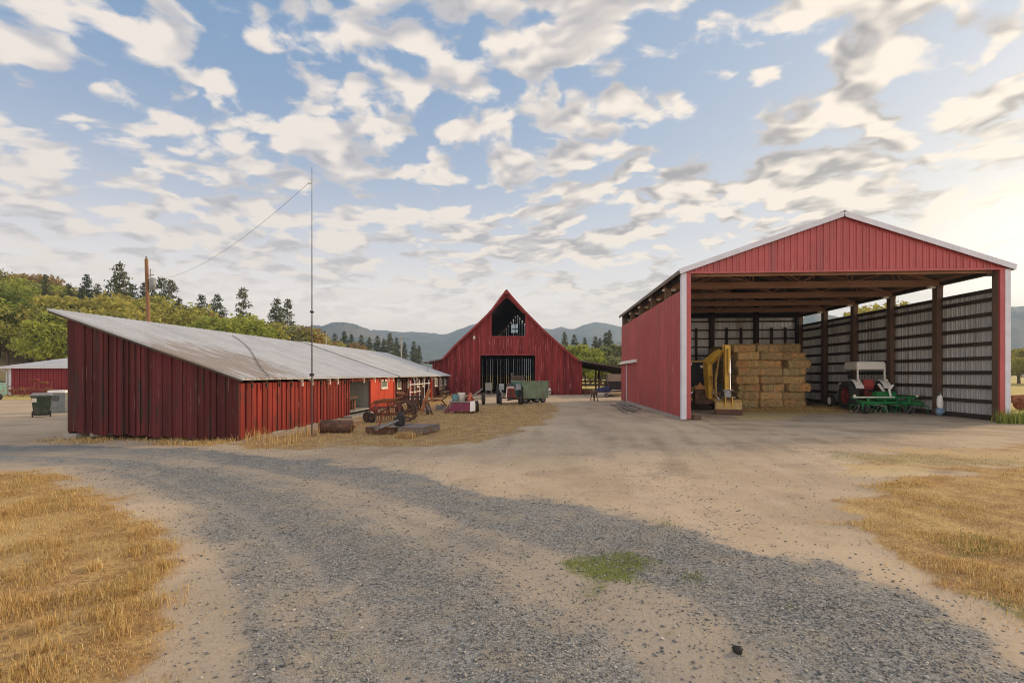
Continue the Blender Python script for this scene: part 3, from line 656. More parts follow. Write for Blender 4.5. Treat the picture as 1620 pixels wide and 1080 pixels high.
for px, y, t, kd in ((118, 470, 90, 'oak'), (150, 474, 95, 'oak'), (172, 462, 100, 'oak'), (205, 468, 92, 'oak'), (228, 480, 88, 'oak'), (250, 470, 96, 'oak'), (275, 480, 90, 'oak'), (298, 492, 98, 'oak'), (222, 486, 76, 'oak'), (140, 490, 80, 'grey'), (180, 488, 78, 'oak'), (265, 495, 80, 'oak'), (318, 500, 96, 'rust'), (335, 497, 88, 'oak'), (350, 496, 80, 'lime'), (372, 500, 82, 'lime'), (393, 503, 80, 'lime'), (412, 508, 84, 'oak'), (434, 510, 90, 'oak'), (455, 512, 90, 'grey'), (470, 516, 94, 'rust'), (488, 524, 100, 'oak'), (362, 505, 76, 'lime'), (522, 533, 120, 'rust'), (540, 536, 122, 'rust'), (556, 540, 120, 'rust'), (505, 528, 110, 'oak'), (578, 546, 130, 'lime'), (600, 552, 130, 'oak')):
    lab = {'oak': 'olive green bushy tree behind the grey shed roof', 'grey': 'grey green bushy tree behind the grey shed roof', 'lime': 'bright green leafy tree behind the grey shed roof', 'rust': 'rust tinged autumn tree behind the grey shed roof'}[kd]
    plant(rr.choice(protoD[kd]), px, t, y - (14 if px < 285 else 9 if px < 500 else 0), lab, {'oak': 'olive', 'grey': 'grey green', 'lime': 'bright green', 'rust': 'rust tinged'}[kd] + ' trees behind the shed roof', wide=rr.uniform(1.1, 1.5))
plant(protoD['yellow'][0], 20, 112, 458, 'yellow green tree glowing low on the left hillside', wide=1.1)
for i in range(84):                                     # the wooded slope
    t = 72 + 95 * (i / 84) ** 1.15 + rr.uniform(-5, 5); px = rr.uniform(-170, 128 + (t - 80) * .4)
    p = P(px, t); z0 = float(hz(p.x, p.y))
    if px < 60 and t < 80: continue
    hgt_ = rr.uniform(7.0, 12.0) * (1.12 if t > 120 else 1)
    kd = rr.choice(['oak', 'oak', 'lime', 'grey', 'lime', 'rust' if t > 115 else 'oak'])
    y = HY - (z0 + hgt_ - CH) / t * F
    lab = {'oak': 'olive green tree on the wooded hillside at left', 'grey': 'grey green tree on the wooded hillside at left', 'lime': 'fresh green tree on the wooded hillside at left', 'rust': 'russet tree near the top of the left hillside'}[kd]
    plant(rr.choice(protoD[kd]), px, t, y, lab, lab.replace('tree', 'trees'), wide=rr.uniform(1.0, 1.45))
for k, px, y, t in ((1, 72, 432, 118), (3, 108, 446, 105), (1, 30, 470, 100), (3, 88, 470, 92), (1, -20, 440, 120), (3, 118, 462, 98)): plant(protoC[k], px, t, y, 'dark conifer among the leafy trees of the left hillside', 'conifers on the left hillside')
for px, y, t in ((40, 424, 150), (62, 430, 160), (95, 436, 150)): plant(protoD['rust'][0], px, t, y, 'russet tree near the top of the left hillside', 'russet trees near the top of the left hillside', wide=1.2)
GR = 'leafy trees beyond the barn lean-to'
for px, y, t, kd in ((884, 548, 92, 'lime'), (900, 541, 95, 'lime'), (918, 537, 92, 'lime'), (934, 543, 88, 'lime'), (950, 541, 92, 'grey'), (966, 536, 95, 'grey'), (982, 538, 93, 'grey'), (998, 536, 96, 'grey'), (910, 556, 84, 'lime'), (942, 558, 82, 'lime'), (972, 556, 84, 'grey'), (1010, 545, 90, 'grey'), (926, 566, 80, 'lime')):
    lab = 'bright green tree beyond the barn lean-to' if kd == 'lime' else 'pale grey green tree between barn and metal shed'
    plant(rr.choice(protoD[kd]), px, t, y, lab, lab.replace('tree', 'trees'), 0.0, rr.uniform(1.0, 1.3))
for k, px, y, t in ((1, 893, 523, 128), (3, 909, 527, 130), (1, 925, 532, 135), (3, 942, 530, 120), (1, 949, 533, 130), (3, 959, 524, 118), (1, 964, 520, 122)):
    plant(protoC[k], px, t, y, 'dark conifer tip above the leafy trees right of the barn', 'conifers right of the barn', 0.0)
for px, y, t, kd in ((1400, 466, 62, 'oak'), (1445, 458, 60, 'oak'), (1380, 476, 66, 'oak')):
    plant(rr.choice(protoD[kd]), px, t, y, 'airy oak seen through the gap over the open shed wall', 'oaks behind the open shed', 0.0, 1.15)
for px, y, t in ((1612, 545, 95), (1640, 538, 90), (1670, 530, 92), (1700, 540, 88), (1590, 550, 100), (1625, 556, 82)):
    plant(rr.choice(protoD['oak']), px, t, y, 'dark green tree across the field at the right edge', 'trees across the field at right', 0.0, 1.35)
for pr in protoC + [q for L in protoD.values() for q in L]:
    if pr.name not in used:
        for ch in list(pr.children): bpy.data.objects.remove(ch)
        bpy.data.objects.remove(pr)
# ---------------------------------------------------------------- building materials
RD = (.205, .024, .028)
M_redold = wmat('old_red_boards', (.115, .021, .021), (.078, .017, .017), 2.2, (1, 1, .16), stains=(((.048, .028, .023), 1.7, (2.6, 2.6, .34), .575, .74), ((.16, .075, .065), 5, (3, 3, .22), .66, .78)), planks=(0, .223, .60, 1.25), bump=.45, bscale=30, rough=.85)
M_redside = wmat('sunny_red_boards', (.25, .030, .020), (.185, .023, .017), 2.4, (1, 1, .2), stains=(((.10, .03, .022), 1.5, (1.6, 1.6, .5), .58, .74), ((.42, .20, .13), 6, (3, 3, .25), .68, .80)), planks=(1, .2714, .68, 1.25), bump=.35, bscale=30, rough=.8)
M_redpanel = wmat('fresh_red_panel', (.52, .062, .026), (.45, .05, .023), 1.4, (1, 1, .2), stains=(((.34, .05, .03), 3, (2, 2, .3), .62, .78),), planks=(1, .3, .94, 1.06), bump=.15, rough=.75)
M_barnred = wmat('barn_red_boards', (.245, .032, .030), (.17, .024, .023), 1.6, (1, 1, .12), stains=(((.46, .13, .12), 3.5, (4, 4, .16), .60, .74), ((.11, .03, .028), 1.3, (3, 3, .3), .62, .76)), planks=(0, .28, .72, 1.2), bump=.3, bscale=20, rough=.88)
M_barntrim = wmat('barn_trim', (.29, .042, .040), (.21, .03, .03), 3, bump=.2)
M_darkwood = wmat('dark_barn_wood', (.075, .052, .038), (.045, .032, .025), 2, (1, 1, .3), bump=.3)
M_tin = wmat('grey_tin', (.47, .48, .50), (.41, .42, .435), 1.2, (1, .5, 1), stains=(((.40, .38, .355), 1.1, (.25, 1.5, 1), .60, .80), ((.50, .50, .505), .7, (.2, 2.2, 1), .60, .72)), metal=.2, rough=.55, bump=.08, bscale=14, planks=(1, .69, .93, 1.06), patch=((-1.2, 2.0), (1.4, 3.0), (.27, .215, .17), (.30, 2.2, 1), 2.6))
M_tin2 = wmat('pale_tin', (.54, .54, .535), (.46, .46, .455), .9, (1, .5, 1), stains=(((.40, .36, .31), 1.2, (.25, 1.5, 1), .60, .76),), metal=.2, rough=.5, bump=.08, bscale=14, planks=(1, .69, .95, 1.05))
M_white = wmat('white_paint', (.72, .68, .60), (.62, .57, .48), 4, bump=.1, rough=.6)
M_trim = wmat('pale_metal_trim', (.60, .60, .66), (.52, .52, .57), 2, bump=.03, rough=.4)
M_redmetal = wmat('red_metal_cladding', (.41, .080, .080), (.335, .062, .063), .8, (1, 1, .4), stains=(((.29, .070, .066), 1.6, (1, 1, .16), .56, .74), ((.43, .17, .14), 2.6, (1, 1, .25), .66, .82)), bump=.04, rough=.42, spec=.4)
M_galv = wmat('galvanised_cladding', (.54, .55, .56), (.43, .44, .45), 1.1, (1, 1, .4), stains=(((.33, .31, .28), 1.5, (1, 1, .15), .58, .75),), metal=.3, bump=.05, rough=.45)
M_girt = wmat('dark_treated_timber', (.060, .042, .032), (.038, .028, .023), 3, (.3, .3, .3), bump=.3)
M_post = wmat('brown_post_timber', (.15, .095, .062), (.10, .062, .042), 3, (1, 1, .2), bump=.3)
M_truss = wmat('brown_truss_timber', (.46, .27, .17), (.34, .19, .12), 2, (.3, 1, 1), bump=.25)
M_roofin = wmat('roof_underside', (.20, .165, .13), (.14, .115, .09), 1, bump=.1, rough=.7)
M_conc = wmat('weathered_concrete', (.36, .33, .29), (.27, .25, .22), 4, bump=.4)
M_greyboard = wmat('grey_inner_boards', (.38, .37, .32), (.29, .28, .24), 2, (1, 1, .2), planks=(1, .3, .85, 1.1), bump=.2)
M_glass = newmat('window_glass')[0]; _b = M_glass.node_tree.nodes['Principled BSDF']
_b.inputs['Base Color'].default_value = (.22, .24, .22, 1); _b.inputs['Roughness'].default_value = .12; _b.inputs['Specular IOR Level'].default_value = .7
def solid(name, c, rough=.6, metal=0.0, var=.25, bump=.05, scale=6, dirt=None):
    st = ((dirt, 5, (1, 1, 1), .54, .7),) if dirt else ()
    return wmat(name, c, tuple(x * (1 - var) for x in c), scale, stains=st, rough=rough, metal=metal, bump=bump, rnd=False)

def slab_roof(mb, xA, zA, xB, zB, y0, y1, th, pitch=.23, rib=.013):
    """ribbed sheet roof: slope runs A->B in x, ribs spaced along y; a closed sheet of thickness th"""
    prof = []; y = y0
    while y < y1 - 1e-6:
        for f, n in ((0, 0), (.62, 0), (.72, rib), (.88, rib)):
            yy = y + f * pitch
            if yy < y1: prof.append((yy, n))
        y += pitch
    prof.append((y1, 0)); vs = []
    nseg = 6
    for k in range(nseg + 1):
        f = k / nseg; x = xA + (xB - xA) * f; z = zA + (zB - zA) * f
        vs += [(x, yy, z + n) for yy, n in prof]
    m = len(prof)
    fs = [(k * m + i, k * m + i + 1, (k + 1) * m + i + 1, (k + 1) * m + i) for k in range(nseg) for i in range(m - 1)]
    mb.add(vs, fs)
    mb.hexa([(xA, y0 + .01, zA - th), (xB, y0 + .01, zB - th), (xB, y1 - .01, zB - th), (xA, y1 - .01, zA - th), (xA, y0 + .01, zA - .006), (xB, y0 + .01, zB - .006), (xB, y1 - .01, zB - .006), (xA, y1 - .01, zA - .006)])
def ribwall(mb, o, U, Nn, L, zb, zt, pitch=.24, rib=.034, th=.012):
    """ribbed wall cladding from o along U; zb/zt are functions of the run"""
    o = Vector(o); U = Vector(U); Nn = Vector(Nn); prof = []; u_ = 0
    while u_ < L - 1e-6:
        for f, n in ((0, 0), (.38, 0), (.40, .010), (.46, .010), (.48, 0), (.76, 0), (.80, rib), (.95, rib), (.99, 0)):
            if u_ + f * pitch < L: prof.append((u_ + f * pitch, n))
        u_ += pitch
    prof.append((L, 0)); m = len(prof); vs = []
    for off in (0, -th):
        for u_, n in prof: p = o + U * u_ + Nn * (n + off); vs.append((p.x, p.y, zb(u_)))
        for u_, n in prof: p = o + U * u_ + Nn * (n + off); vs.append((p.x, p.y, zt(u_)))
    fs = [(i, i + 1, m + i + 1, m + i) for i in range(m - 1)] + [(2 * m + i + 1, 2 * m + i, 3 * m + i, 3 * m + i + 1) for i in range(m - 1)]
    fs += [(m + i, m + i + 1, 3 * m + i + 1, 3 * m + i) for i in range(m - 1)] + [(i + 1, i, 2 * m + i, 2 * m + i + 1) for i in range(m - 1)]
    mb.add(vs, fs)

# ================================================================ LONG RED SHED (left)
XE, XL, Y0, Y1, Y2 = -8.23, -13.16, 12.88, 27.0, 42.2
LS = thing('long_red_shed', 'long low red board shed with a grey sloping tin roof', 'shed', (XE, Y0, 0))
rz = lambda x: 1.70 + (-8.05 - x) * .345      # roof top along x
mb = MB(); rd = random.Random(5); cuts = [XL]
while cuts[-1] < XE - .33: cuts.append(cuts[-1] + rd.choice((.15, .19, .22, .25, .29)))
cuts.append(XE); n = len(cuts) - 1
for i in range(n):
    a, b = cuts[i], cuts[i + 1]; j = rd.uniform(-.012, .010); zb = .17 * (1 - (a - XL) / (XE - XL)) + rd.uniform(-.03, .05)
    y = Y0 + j; t_ = rz(a) - .10, rz(b) - .10
    mb.hexa([(a + .004, y, zb), (b - .004, y + rd.uniform(-.004, .004), zb + rd.uniform(-.03, .03)), (b - .004, y + .03, zb), (a + .004, y + .03, zb), (a + .004, y, t_[0]), (b - .004, y, t_[1]), (b - .004, y + .03, t_[1]), (a + .004, y + .03, t_[0])])
    if i and rd.random() < .72:
        w_ = rd.uniform(.020, .045); ln = rd.uniform(-.012, .012); z_ = zb + rd.uniform(-.02, .09)
        mb.hexa([(a - w_, y - .030, z_), (a + w_, y - .030, z_), (a + w_, y - .013, z_), (a - w_, y - .013, z_), (a - w_ + ln, y - .030, rz(a - w_) - .11), (a + w_ + ln, y - .030, rz(a + w_) - .11), (a + w_ + ln, y - .013, rz(a + w_) - .11), (a - w_ + ln, y - .013, rz(a - w_) - .11)])
mb.box(XE - .07, XE + .02, Y0 - .035, Y0 + .03, .0, rz(XE) - .12)
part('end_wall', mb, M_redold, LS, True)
mb = MB().box(XL + .02, XE - .02, Y2 - .05, Y2, 0, 1.55)          # far end and back
mb.box(XL, XL + .03, Y0 + .03, Y2, .1, 3.3); part('back_wall', mb, M_redold, LS, True)
def side_boards(mb, x, ya, yb, zb, zt, batten=True, w=.2714):
    n = max(1, round((yb - ya) / w)); w = (yb - ya) / n
    for i in range(n):
        a = ya + i * w; j = rd.uniform(-.006, .006)
        z0 = zb + rd.uniform(-.03, .03)
        mb.box(x - .03 + j, x + j, a + .003, a + w - .003, z0, zt)
        if batten: mb.box(x + .007, x + .030, a - .022, a + .022, z0 + .01, zt - .01)
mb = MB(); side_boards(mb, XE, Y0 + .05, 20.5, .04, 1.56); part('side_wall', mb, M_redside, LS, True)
mb = MB(); side_boards(mb, XE + .01, 23.0, 26.7, .12, 1.60, False, .3); part('fresh_wall_panel', mb, M_redpanel, LS, True, label='bright orange red wall panel')
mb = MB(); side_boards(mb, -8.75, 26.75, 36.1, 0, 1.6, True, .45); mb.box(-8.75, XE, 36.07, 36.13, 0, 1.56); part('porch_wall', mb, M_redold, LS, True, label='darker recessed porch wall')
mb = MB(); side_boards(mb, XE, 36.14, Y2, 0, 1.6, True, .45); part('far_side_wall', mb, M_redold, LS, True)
mb = MB(); side_boards(mb, -9.7, 20.0, 23.6, .25, 1.75, False, .3); mb.box(-9.7, XE - .04, 23.05, 23.09, .2, 1.6)
part('inner_wall', mb, M_greyboard, LS, True, label='grey boards inside the doorway')
mb = MB().box(-9.68, XE + .06, 20.5, 23.0, .17, .23); part('doorstep', mb, M_greyboard, LS, True)
mb = MB().box(XE - .05, XE + .035, 20.42, 20.5, .02, 1.6); mb.box(XE - .05, XE + .035, 23.0, 23.08, .02, 1.6); mb.box(XE - .05, XE + .035, 20.5, 23.0, 1.50, 1.6); part('door_frame', mb, M_redside, LS, True)
mb = MB().box(XL - .05, XL + .35, Y0 - .10, Y0 + .3, -.05, .165); part('foundation_block', mb, M_conc, LS, True)
mb = MB().box(XE - .25, XE - .02, 13.1, 42, -.05, .05); part('footing', mb, M_conc, LS, True)
mb = MB(); slab_roof(mb, -13.6, rz(-13.6), -8.03, rz(-8.03), Y0 - .18, Y1 + .1, .05); rf = part('roof', mb, M_tin, LS, True)
mb = MB(); slab_roof(mb, -13.6, rz(-13.6) + .05, -7.95, rz(-7.95) + .03, Y1 + .05, Y2 + .3, .05); part('roof', mb, M_tin2, LS, True, label='paler far half of the tin roof')
mb = MB(); z0 = rz(-13.58) - .11; mb.hexa([(-13.58, Y0 - .16, z0), (-8.06, Y0 - .16, rz(-8.06) - .11), (-8.06, Y0 - .12, rz(-8.06) - .11), (-13.58, Y0 - .12, z0), (-13.58, Y0 - .16, z0 + .06), (-8.06, Y0 - .16, rz(-8.06) - .052), (-8.06, Y0 - .12, rz(-8.06) - .052), (-13.58, Y0 - .12, z0 + .06)])
part('barge_board', mb, M_darkwood, LS, True)
mb = MB().bar((-13.4, Y1 + .06, rz(-13.4) + .06), (-8.0, Y1 + .06, rz(-8.0) + .05), .16, .05); part('roof_flashing', mb, M_tin2, LS, True)
y = Y0 + .4
while y < Y2:
    mb = MB().bar((-9.2, y, rz(-9.2) - .12), (-8.08, y, rz(-8.08) - .11), .05, .10); mb.bar((-8.1, y, rz(-8.08) - .17), (-8.1, y, rz(-8.08) - .30), .045, .05)
    part('rafter', mb, M_white if rd.random() < .35 else M_darkwood, LS, True); y += .72
def window(par, x, ya, yb, za, zb, world=True):
    f = MB(); w = .07; X0, X1 = x, x + .05
    f.box(X0, X1, ya, ya + w, za, zb); f.box(X0, X1, yb - w, yb, za, zb); f.box(X0, X1, ya + w, yb - w, za, za + w); f.box(X0, X1, ya + w, yb - w, zb - w, zb); f.box(X0 - .0, X1 + .03, ya - .03, yb + .03, za - .04, za - .002)
    fo = part('window', f, M_white, par, world); part('pane', MB().box(x + .005, x + .02, ya + w, yb - w, za + w, zb - w), M_glass, fo, world)
window(LS, XE + .015, 24.55, 25.5, 1.08, 1.52)
for yc in (29.4, 31.7, 34.0, 35.6): window(LS, -8.74, yc - .38, yc + .38, .92, 1.5)
for yc in (37.4, 39.2, 40.9): window(LS, XE + .012, yc - .4, yc + .4, .9, 1.5)
for yy in (26.72, 30.2, 35.95): part('porch_post', MB().box(XE - .07, XE + .05, yy - .06, yy + .06, 0, rz(XE) - .1), M_redpanel, LS, True)
# slack cable lying over the roof
pts = [P(428, 1)]; cab = MB(); pa = []
for i in range(9):
    f = i / 8; x = -13.0 + (4.95) * f; y = 19.9 - 5.6 * f + .25 * math.sin(f * 5); pa.append((x, y, rz(x) + .035))
cab.tube(pa, .012, 5); single('roof_cable', cab, solid('dark_cable', (.12, .11, .10)), 'thin dark cable lying across the grey shed roof', 'cable', (-10, 17, 2))

# ================================================================ OPEN METAL SHED (right)
XA, XB, YA, YB, ZE = 5.51, 17.64, 19.88, 34.95, 5.93
XM = (XA + XB) / 2; ZR = 8.05; slope = (ZR - ZE) / (XM - XA + .1)
HS = thing('open_metal_shed', 'tall open fronted red metal shed with white corner trim', 'shed', (XM, YA, 0))
zroof = lambda x: ZR - abs(x - XM) * slope
ZS = 5.15
mb = MB(); ribwall(mb, (XA, YA + .02, 0), (0, 1, 0), (-1, 0, 0), YB - YA - .04, lambda u: -.04, lambda u: ZS, .245); part('side_wall', mb, M_redmetal, HS, True)
mb = MB(); ribwall(mb, (XB, YA + .02, 0), (0, 1, 0), (1, 0, 0), YB - YA - .04, lambda u: -.04, lambda u: ZS, .245); part('side_wall', mb, M_redmetal, HS, True)
mb = MB(); ribwall(mb, (XB - .035, YA + .1, 0), (0, 1, 0), (-1, 0, 0), YB - YA - .2, lambda u: -.04, lambda u: ZS - .01, .245); part('inner_cladding', mb, M_galv, HS, True)
mb = MB(); ribwall(mb, (XA + .035, YA + .1, 0), (0, 1, 0), (1, 0, 0), YB - YA - .2, lambda u: -.04, lambda u: ZS - .01, .245); part('inner_cladding', mb, M_galv, HS, True)
mb = MB(); ribwall(mb, (XA + .02, YA, 0), (1, 0, 0), (0, -1, 0), XB - XA - .04, lambda u: 5.80, lambda u: zroof(XA + .02 + u) - .03, .245); part('gable_wall', mb, M_redmetal, HS, True)
mb = MB(); ribwall(mb, (XA + .02, YB, 0), (1, 0, 0), (0, 1, 0), XB - XA - .04, lambda u: .06, lambda u: zroof(XA + .02 + u) - .03, .245); part('back_wall', mb, M_redmetal, HS, True)
mb = MB(); ribwall(mb, (XA + .05, YB - .035, 0), (1, 0, 0), (0, -1, 0), XB - XA - .1, lambda u: .08, lambda u: zroof(XA + .05 + u) - .1, .245); part('inner_cladding', mb, M_galv, HS, True)
for sx, nm in ((-1, XA), (1, XB)):
    mb = MB(); slab_roof_pts = None
    e = XA - .16 if sx < 0 else XB + .16
    slab_roof(mb, e, zroof(e), XM, ZR, YA - .14, YB + .14, .02, .245); part('roof', mb, M_roofin if False else M_tin, HS, True)
    mb = MB(); x0, x1 = (XA, XM) if sx < 0 else (XM, XB)
    mb.hexa([(x0, YA + .05, zroof(x0) - .05), (x1, YA + .05, zroof(x1) - .05), (x1, YB - .05, zroof(x1) - .05), (x0, YB - .05, zroof(x0) - .05), (x0, YA + .05, zroof(x0) - .035), (x1, YA + .05, zroof(x1) - .035), (x1, YB - .05, zroof(x1) - .035), (x0, YB - .05, zroof(x0) - .035)])
    part('roof_lining', mb, M_roofin, HS, True)
    mb = MB().bar((e, YA - .155, zroof(e) - .07), (XM, YA - .155, ZR - .07), .03, .20); part('rake_trim', mb, M_trim, HS, True)
    # eave board
    mb = MB().box(e - .02, e + .02, YA - .13, YB + .13, zroof(e) - .16, zroof(e) - .022) ; part('eave_trim', mb, M_roofin, HS, True)
mb = MB().prism([(-.16, -.06), (0, .012), (.16, -.06), (0, -.02)], (XM, YA - .17, ZR + .06), (1, 0, 0), (0, 0, 1), (0, YB - YA + .34, 0)); part('ridge_cap', mb, M_trim, HS, True)
for x, s in ((XA, -1), (XB, 1)):
    mb = MB().box(min(x, x + s * .055) - .0, max(x, x + s * .055), YA - .05, YA + .16, .03, zroof(x) - .17); xi = x - s * .14
    mb.box(min(x - s * .001, xi), max(x - s * .001, xi), YA - .05, YA - .02, .03, zroof(x) - .17); part('corner_trim', mb, M_trim, HS, True)
    xo, xi2 = x - s * .142, x - s * .31
    mb = MB(); mb.box(min(xo, xi2), max(xo, xi2), YA - .035, YA - .012, .05, 5.79); mb.box(min(xi2, xi2 - s * .004) , max(xi2, xi2 - s * .004), YA - .035, YA + .2, .05, 5.79); part('jamb_panel', mb, M_redmetal, HS, True)
mb = MB().box(XA + .14, XB - .14, YA - .045, YA - .02, 5.77, 5.84); part('header_trim', mb, M_redmetal, HS, True)
posts_y = [YA + .18 + i * 2.93 for i in range(6)]
for x in (XA + .055, XB - .315):
    for i, yy in enumerate(posts_y): part('post', MB().box(x, x + .26, yy - .14, yy + .14, -.1, zroof(x + .13) - .28), M_post, HS, True, .008)
for x in (XA + .06, XB - .26):                # carrying beams under the trusses
    part('plate_beam', MB().box(x + .02, x + .18, YA + .04, YB - .1, 5.70, 5.86), M_girt, HS, True)
for k in range(9):
    z = .72 + k * .575 if k < 8 else 5.09
    part('girt', MB().box(XB - .10 - .03, XB - .06, YA + .1, YB - .08, z - .075, z + .075), M_girt, HS, True)
part('girt', MB().box(XB - .14, XB - .06, YA + .1, YB - .08, -.06, .20), M_girt, HS, True)
part('girt', MB().box(XA + .06, XA + .13, YA + .1, YB - .08, 5.02, 5.16), M_girt, HS, True)
for px in (1126, 1196, 1262):
    x = atY(px, YB - .2); part('post', MB().box(x - .14, x + .14, YB - .36, YB - .10, -.1, zroof(x) - .3), M_girt, HS, True)
for px in (1102, 1150, 1173, 1221, 1243):
    x = atY(px, YB - .2); part('stud', MB().box(x - .07, x + .07, YB - .20, YB - .11, .05, 5.0), M_girt, HS, True)
for k in range(9): part('girt', MB().box(XA + .3, XB - .3, YB - .10, YB - .052, .75 + k * .585 - .05, .75 + k * .585 + .05), M_girt, HS, True)
part('girt', MB().box(XA + .3, XB - .3, YB - .3, YB - .10, 5.68, 5.95), M_girt, HS, True)
for yy in posts_y[1:5] + [YA + .3]:
    for dy in (-.17, .17) if yy > YA + 1 else (.0,):
        mb = MB(); y = yy + dy
        mb.box(XA + .02, XB - .02, y - .02, y + .02, 5.71, 5.95)
        for s in (-1, 1):
            mb.bar((XM, y + .001, zroof(XM) - .34), (XM + s * (XM - XA - .05), y + .001, zroof(XA + .05) - .24), .038, .16)
            for f0, f1 in ((.0, .34), (.36, .34), (.36, .68), (.70, .68)):
                xb = XM + s * f0 * 6; xt = XM + s * f1 * 6 * .98
                mb.bar((xb, y + .022, 5.93), (xt, y + .022, zroof(xt) - .30), .03, .11, (0, 1, 0))
        part('truss', mb, M_truss, HS, True)
    for x in (XA + .25, XB - .30):
        part('truss_block', MB().box(x - .28, x + .30, yy - .08, yy + .08, 5.60, 5.70), M_white if yy > YA + 1 else M_girt, HS, True)
for s in (-1, 1):
    for k in range(8):
        x = XM + s * (.35 + k * .78); z = zroof(x) - .13
        part('purlin', MB().box(x - .02, x + .02, YA + .05, YB - .06, z - .07, z + .07), M_truss, HS, True)
# sliding side door and its track hood
mb = MB(); ribwall(mb, (XA - .05, 32.7, 0), (0, 1, 0), (-1, 0, 0), 2.15, lambda u: .08, lambda u: 2.42, .245); dr = part('sliding_door', mb, M_redmetal, HS, True)
part('door_edge', MB().box(XA - .085, XA - .028, 32.61, 32.70, .05, 2.45), M_trim, dr, True)
mb = MB().prism([(0, 0), (-.22, -.16), (-.22, -.22), (-.03, -.20), (0, -.2)], (XA - .02, 29.2, 2.70), (1, 0, 0), (0, 0, 1), (0, 5.7, 0)); part('door_hood', mb, M_white, HS, True)
part('skirt_board', MB().box(XA - .045, XA - .002, YA + .3, 32.5, -.05, .10), M_conc, HS, True)
single('timber_offcut', MB().cbox(XA + .55, YA + .05, .09, .3, .22, .2, (0, .1, .3)), M_post, 'short brown timber block lying inside the left corner post', 'timber', (XA + .55, YA + .05, 0))

# ================================================================ BARN
YF, YK = 44.0, 61.0
BN = thing('red_barn', 'big weathered red barn with open hay loft and dark doorway', 'barn', (-3.25, YF, 0))
zb_ = lambda py, px: zat(py, YF / (ST * (px - CX) / F + CT))
prof_px = [(671, 573), (701, 567), (722, 544), (751, 517), (777.8, 491), (790, 474), (801.7, 458.5), (813, 472), (831, 492), (862, 523), (891, 549), (914.5, 569), (981, 580)]
prof = [(atY(px, YF), zb_(py, px)) for px, py in prof_px]
BXL, BXR = atY(684, YF), atY(921, YF)
def zbarn(x): return float(np.interp(x, [p[0] for p in prof], [p[1] for p in prof]))
dL, dR = atY(760, YF), atY(846.7, YF); dT = zb_(562, 803)
lL, lR = atY(777.6, YF), atY(831, YF); lB = zb_(531.5, 803); lT = zb_(497, 803); lA = zb_(469, 801.7); xa = prof[6][0]
ltop = lambda x: lT + (lA - lT) * (1 - abs(x - xa) / ((lR - lL) / 2)) if abs(x - xa) < (lR - lL) / 2 else lT
mb = MB(); w_ = .28; edges = sorted(set([BXL + i * w_ for i in range(int((BXR - BXL) / w_) + 1)] + [BXR, dL, dR, lL, lR])); rd = random.Random(9)
for a, b in zip(edges[:-1], edges[1:]):
    if b - a < .02: continue
    c_ = (a + b) / 2; j = rd.uniform(-.008, .008); iv = [[rd.uniform(-.05, .06), None]]
    if dL < c_ < dR: iv = [[dT, None]]
    segs = []
    if lL < c_ < lR: segs = [(iv[0][0], iv[0][0], lB, lB), (ltop(a), ltop(b), zbarn(a) - .12, zbarn(b) - .12)]
    else: segs = [(iv[0][0], iv[0][0], zbarn(a) - .12, zbarn(b) - .12)]
    for za, zb2, ta, tb in segs:
        if ta <= za + .01: continue
        y = YF + j; g = .004
        mb.hexa([(a + g, y, za), (b - g, y, zb2), (b - g, y + .03, zb2), (a + g, y + .03, za), (a + g, y, ta), (b - g, y, tb), (b - g, y + .03, tb), (a + g, y + .03, ta)])
part('front_wall', mb, M_barnred, BN, True)
mb = MB()
for x in (BXL, BXR - .03): mb.box(x, x + .03, YF + .05, YK, .05, zbarn(x) - .15)
part('side_wall', mb, M_darkwood, BN, True)
mb = MB(); x = BXL
while x < BXR:                                  # gapped boards of the far gable
    ww = rd.uniform(.2, .3); g = rd.choice((.006, .012, .018, .028)); bt = rd.uniform(-.1, .05); tp = zbarn(x + ww / 2) - .1
    if abs(x - (lL + lR) / 2 - 1.0) < 1.0 : g = max(g, .035)
    if abs(x + ww / 2 - atY(815, YK)) < .42: mb.box(x, x + ww, YK, YK + .03, bt, 6.95); mb.box(x, x + ww, YK, YK + .03, 8.0, tp) if tp > 8.05 else None
    else: mb.box(x, x + ww, YK, YK + .03, bt, tp)
    x += ww + g
part('back_wall', mb, M_darkwood, BN, True)
xw = atY(815, YK); mb = MB().box(xw - .04, xw + .04, YK - .02, YK + .02, 6.9, 8.0); mb.box(xw - .42, xw + .42, YK - .03, YK - .02, 7.35, 7.45); part('loft_window', mb, M_darkwood, BN, True)
def barn_roof(pp, name, label=None):
    up = [(x, z) for x, z in pp]; dn_ = [(x, z - .11) for x, z in reversed(pp)]
    mb = MB()
    for (x0, z0), (x1, z1) in zip(pp[:-1], pp[1:]):
        mb.hexa([(x0, YF - .35, z0 - .11), (x1, YF - .35, z1 - .11), (x1, YK + .3, z1 - .11), (x0, YK + .3, z0 - .11), (x0, YF - .35, z0), (x1, YF - .35, z1), (x1, YK + .3, z1), (x0, YK + .3, z0)])
    return part(name, mb, M_barnroof, BN, True, label=label)
M_barnroof = wmat('barn_roof', (.17, .13, .11), (.12, .09, .08), 1.5, (1, .3, 1), bump=.2)
barn_roof(prof[1:7], 'roof'); barn_roof(prof[6:12], 'roof'); barn_roof([(prof[0][0], prof[0][1])] + [prof[1]], 'lean_to_roof')
x9 = 9.6; z9 = prof[11][1] - (prof[11][1] - prof[12][1]) / (prof[12][0] - prof[11][0]) * (x9 - prof[11][0])
barn_roof([prof[11], (x9, z9)], 'lean_to_roof')
mb = MB()
for (x0, z0), (x1, z1) in zip(prof[1:11], prof[2:12]): mb.bar((x0, YF - .365, z0 - .1), (x1, YF - .365, z1 - .1), .03, .17)
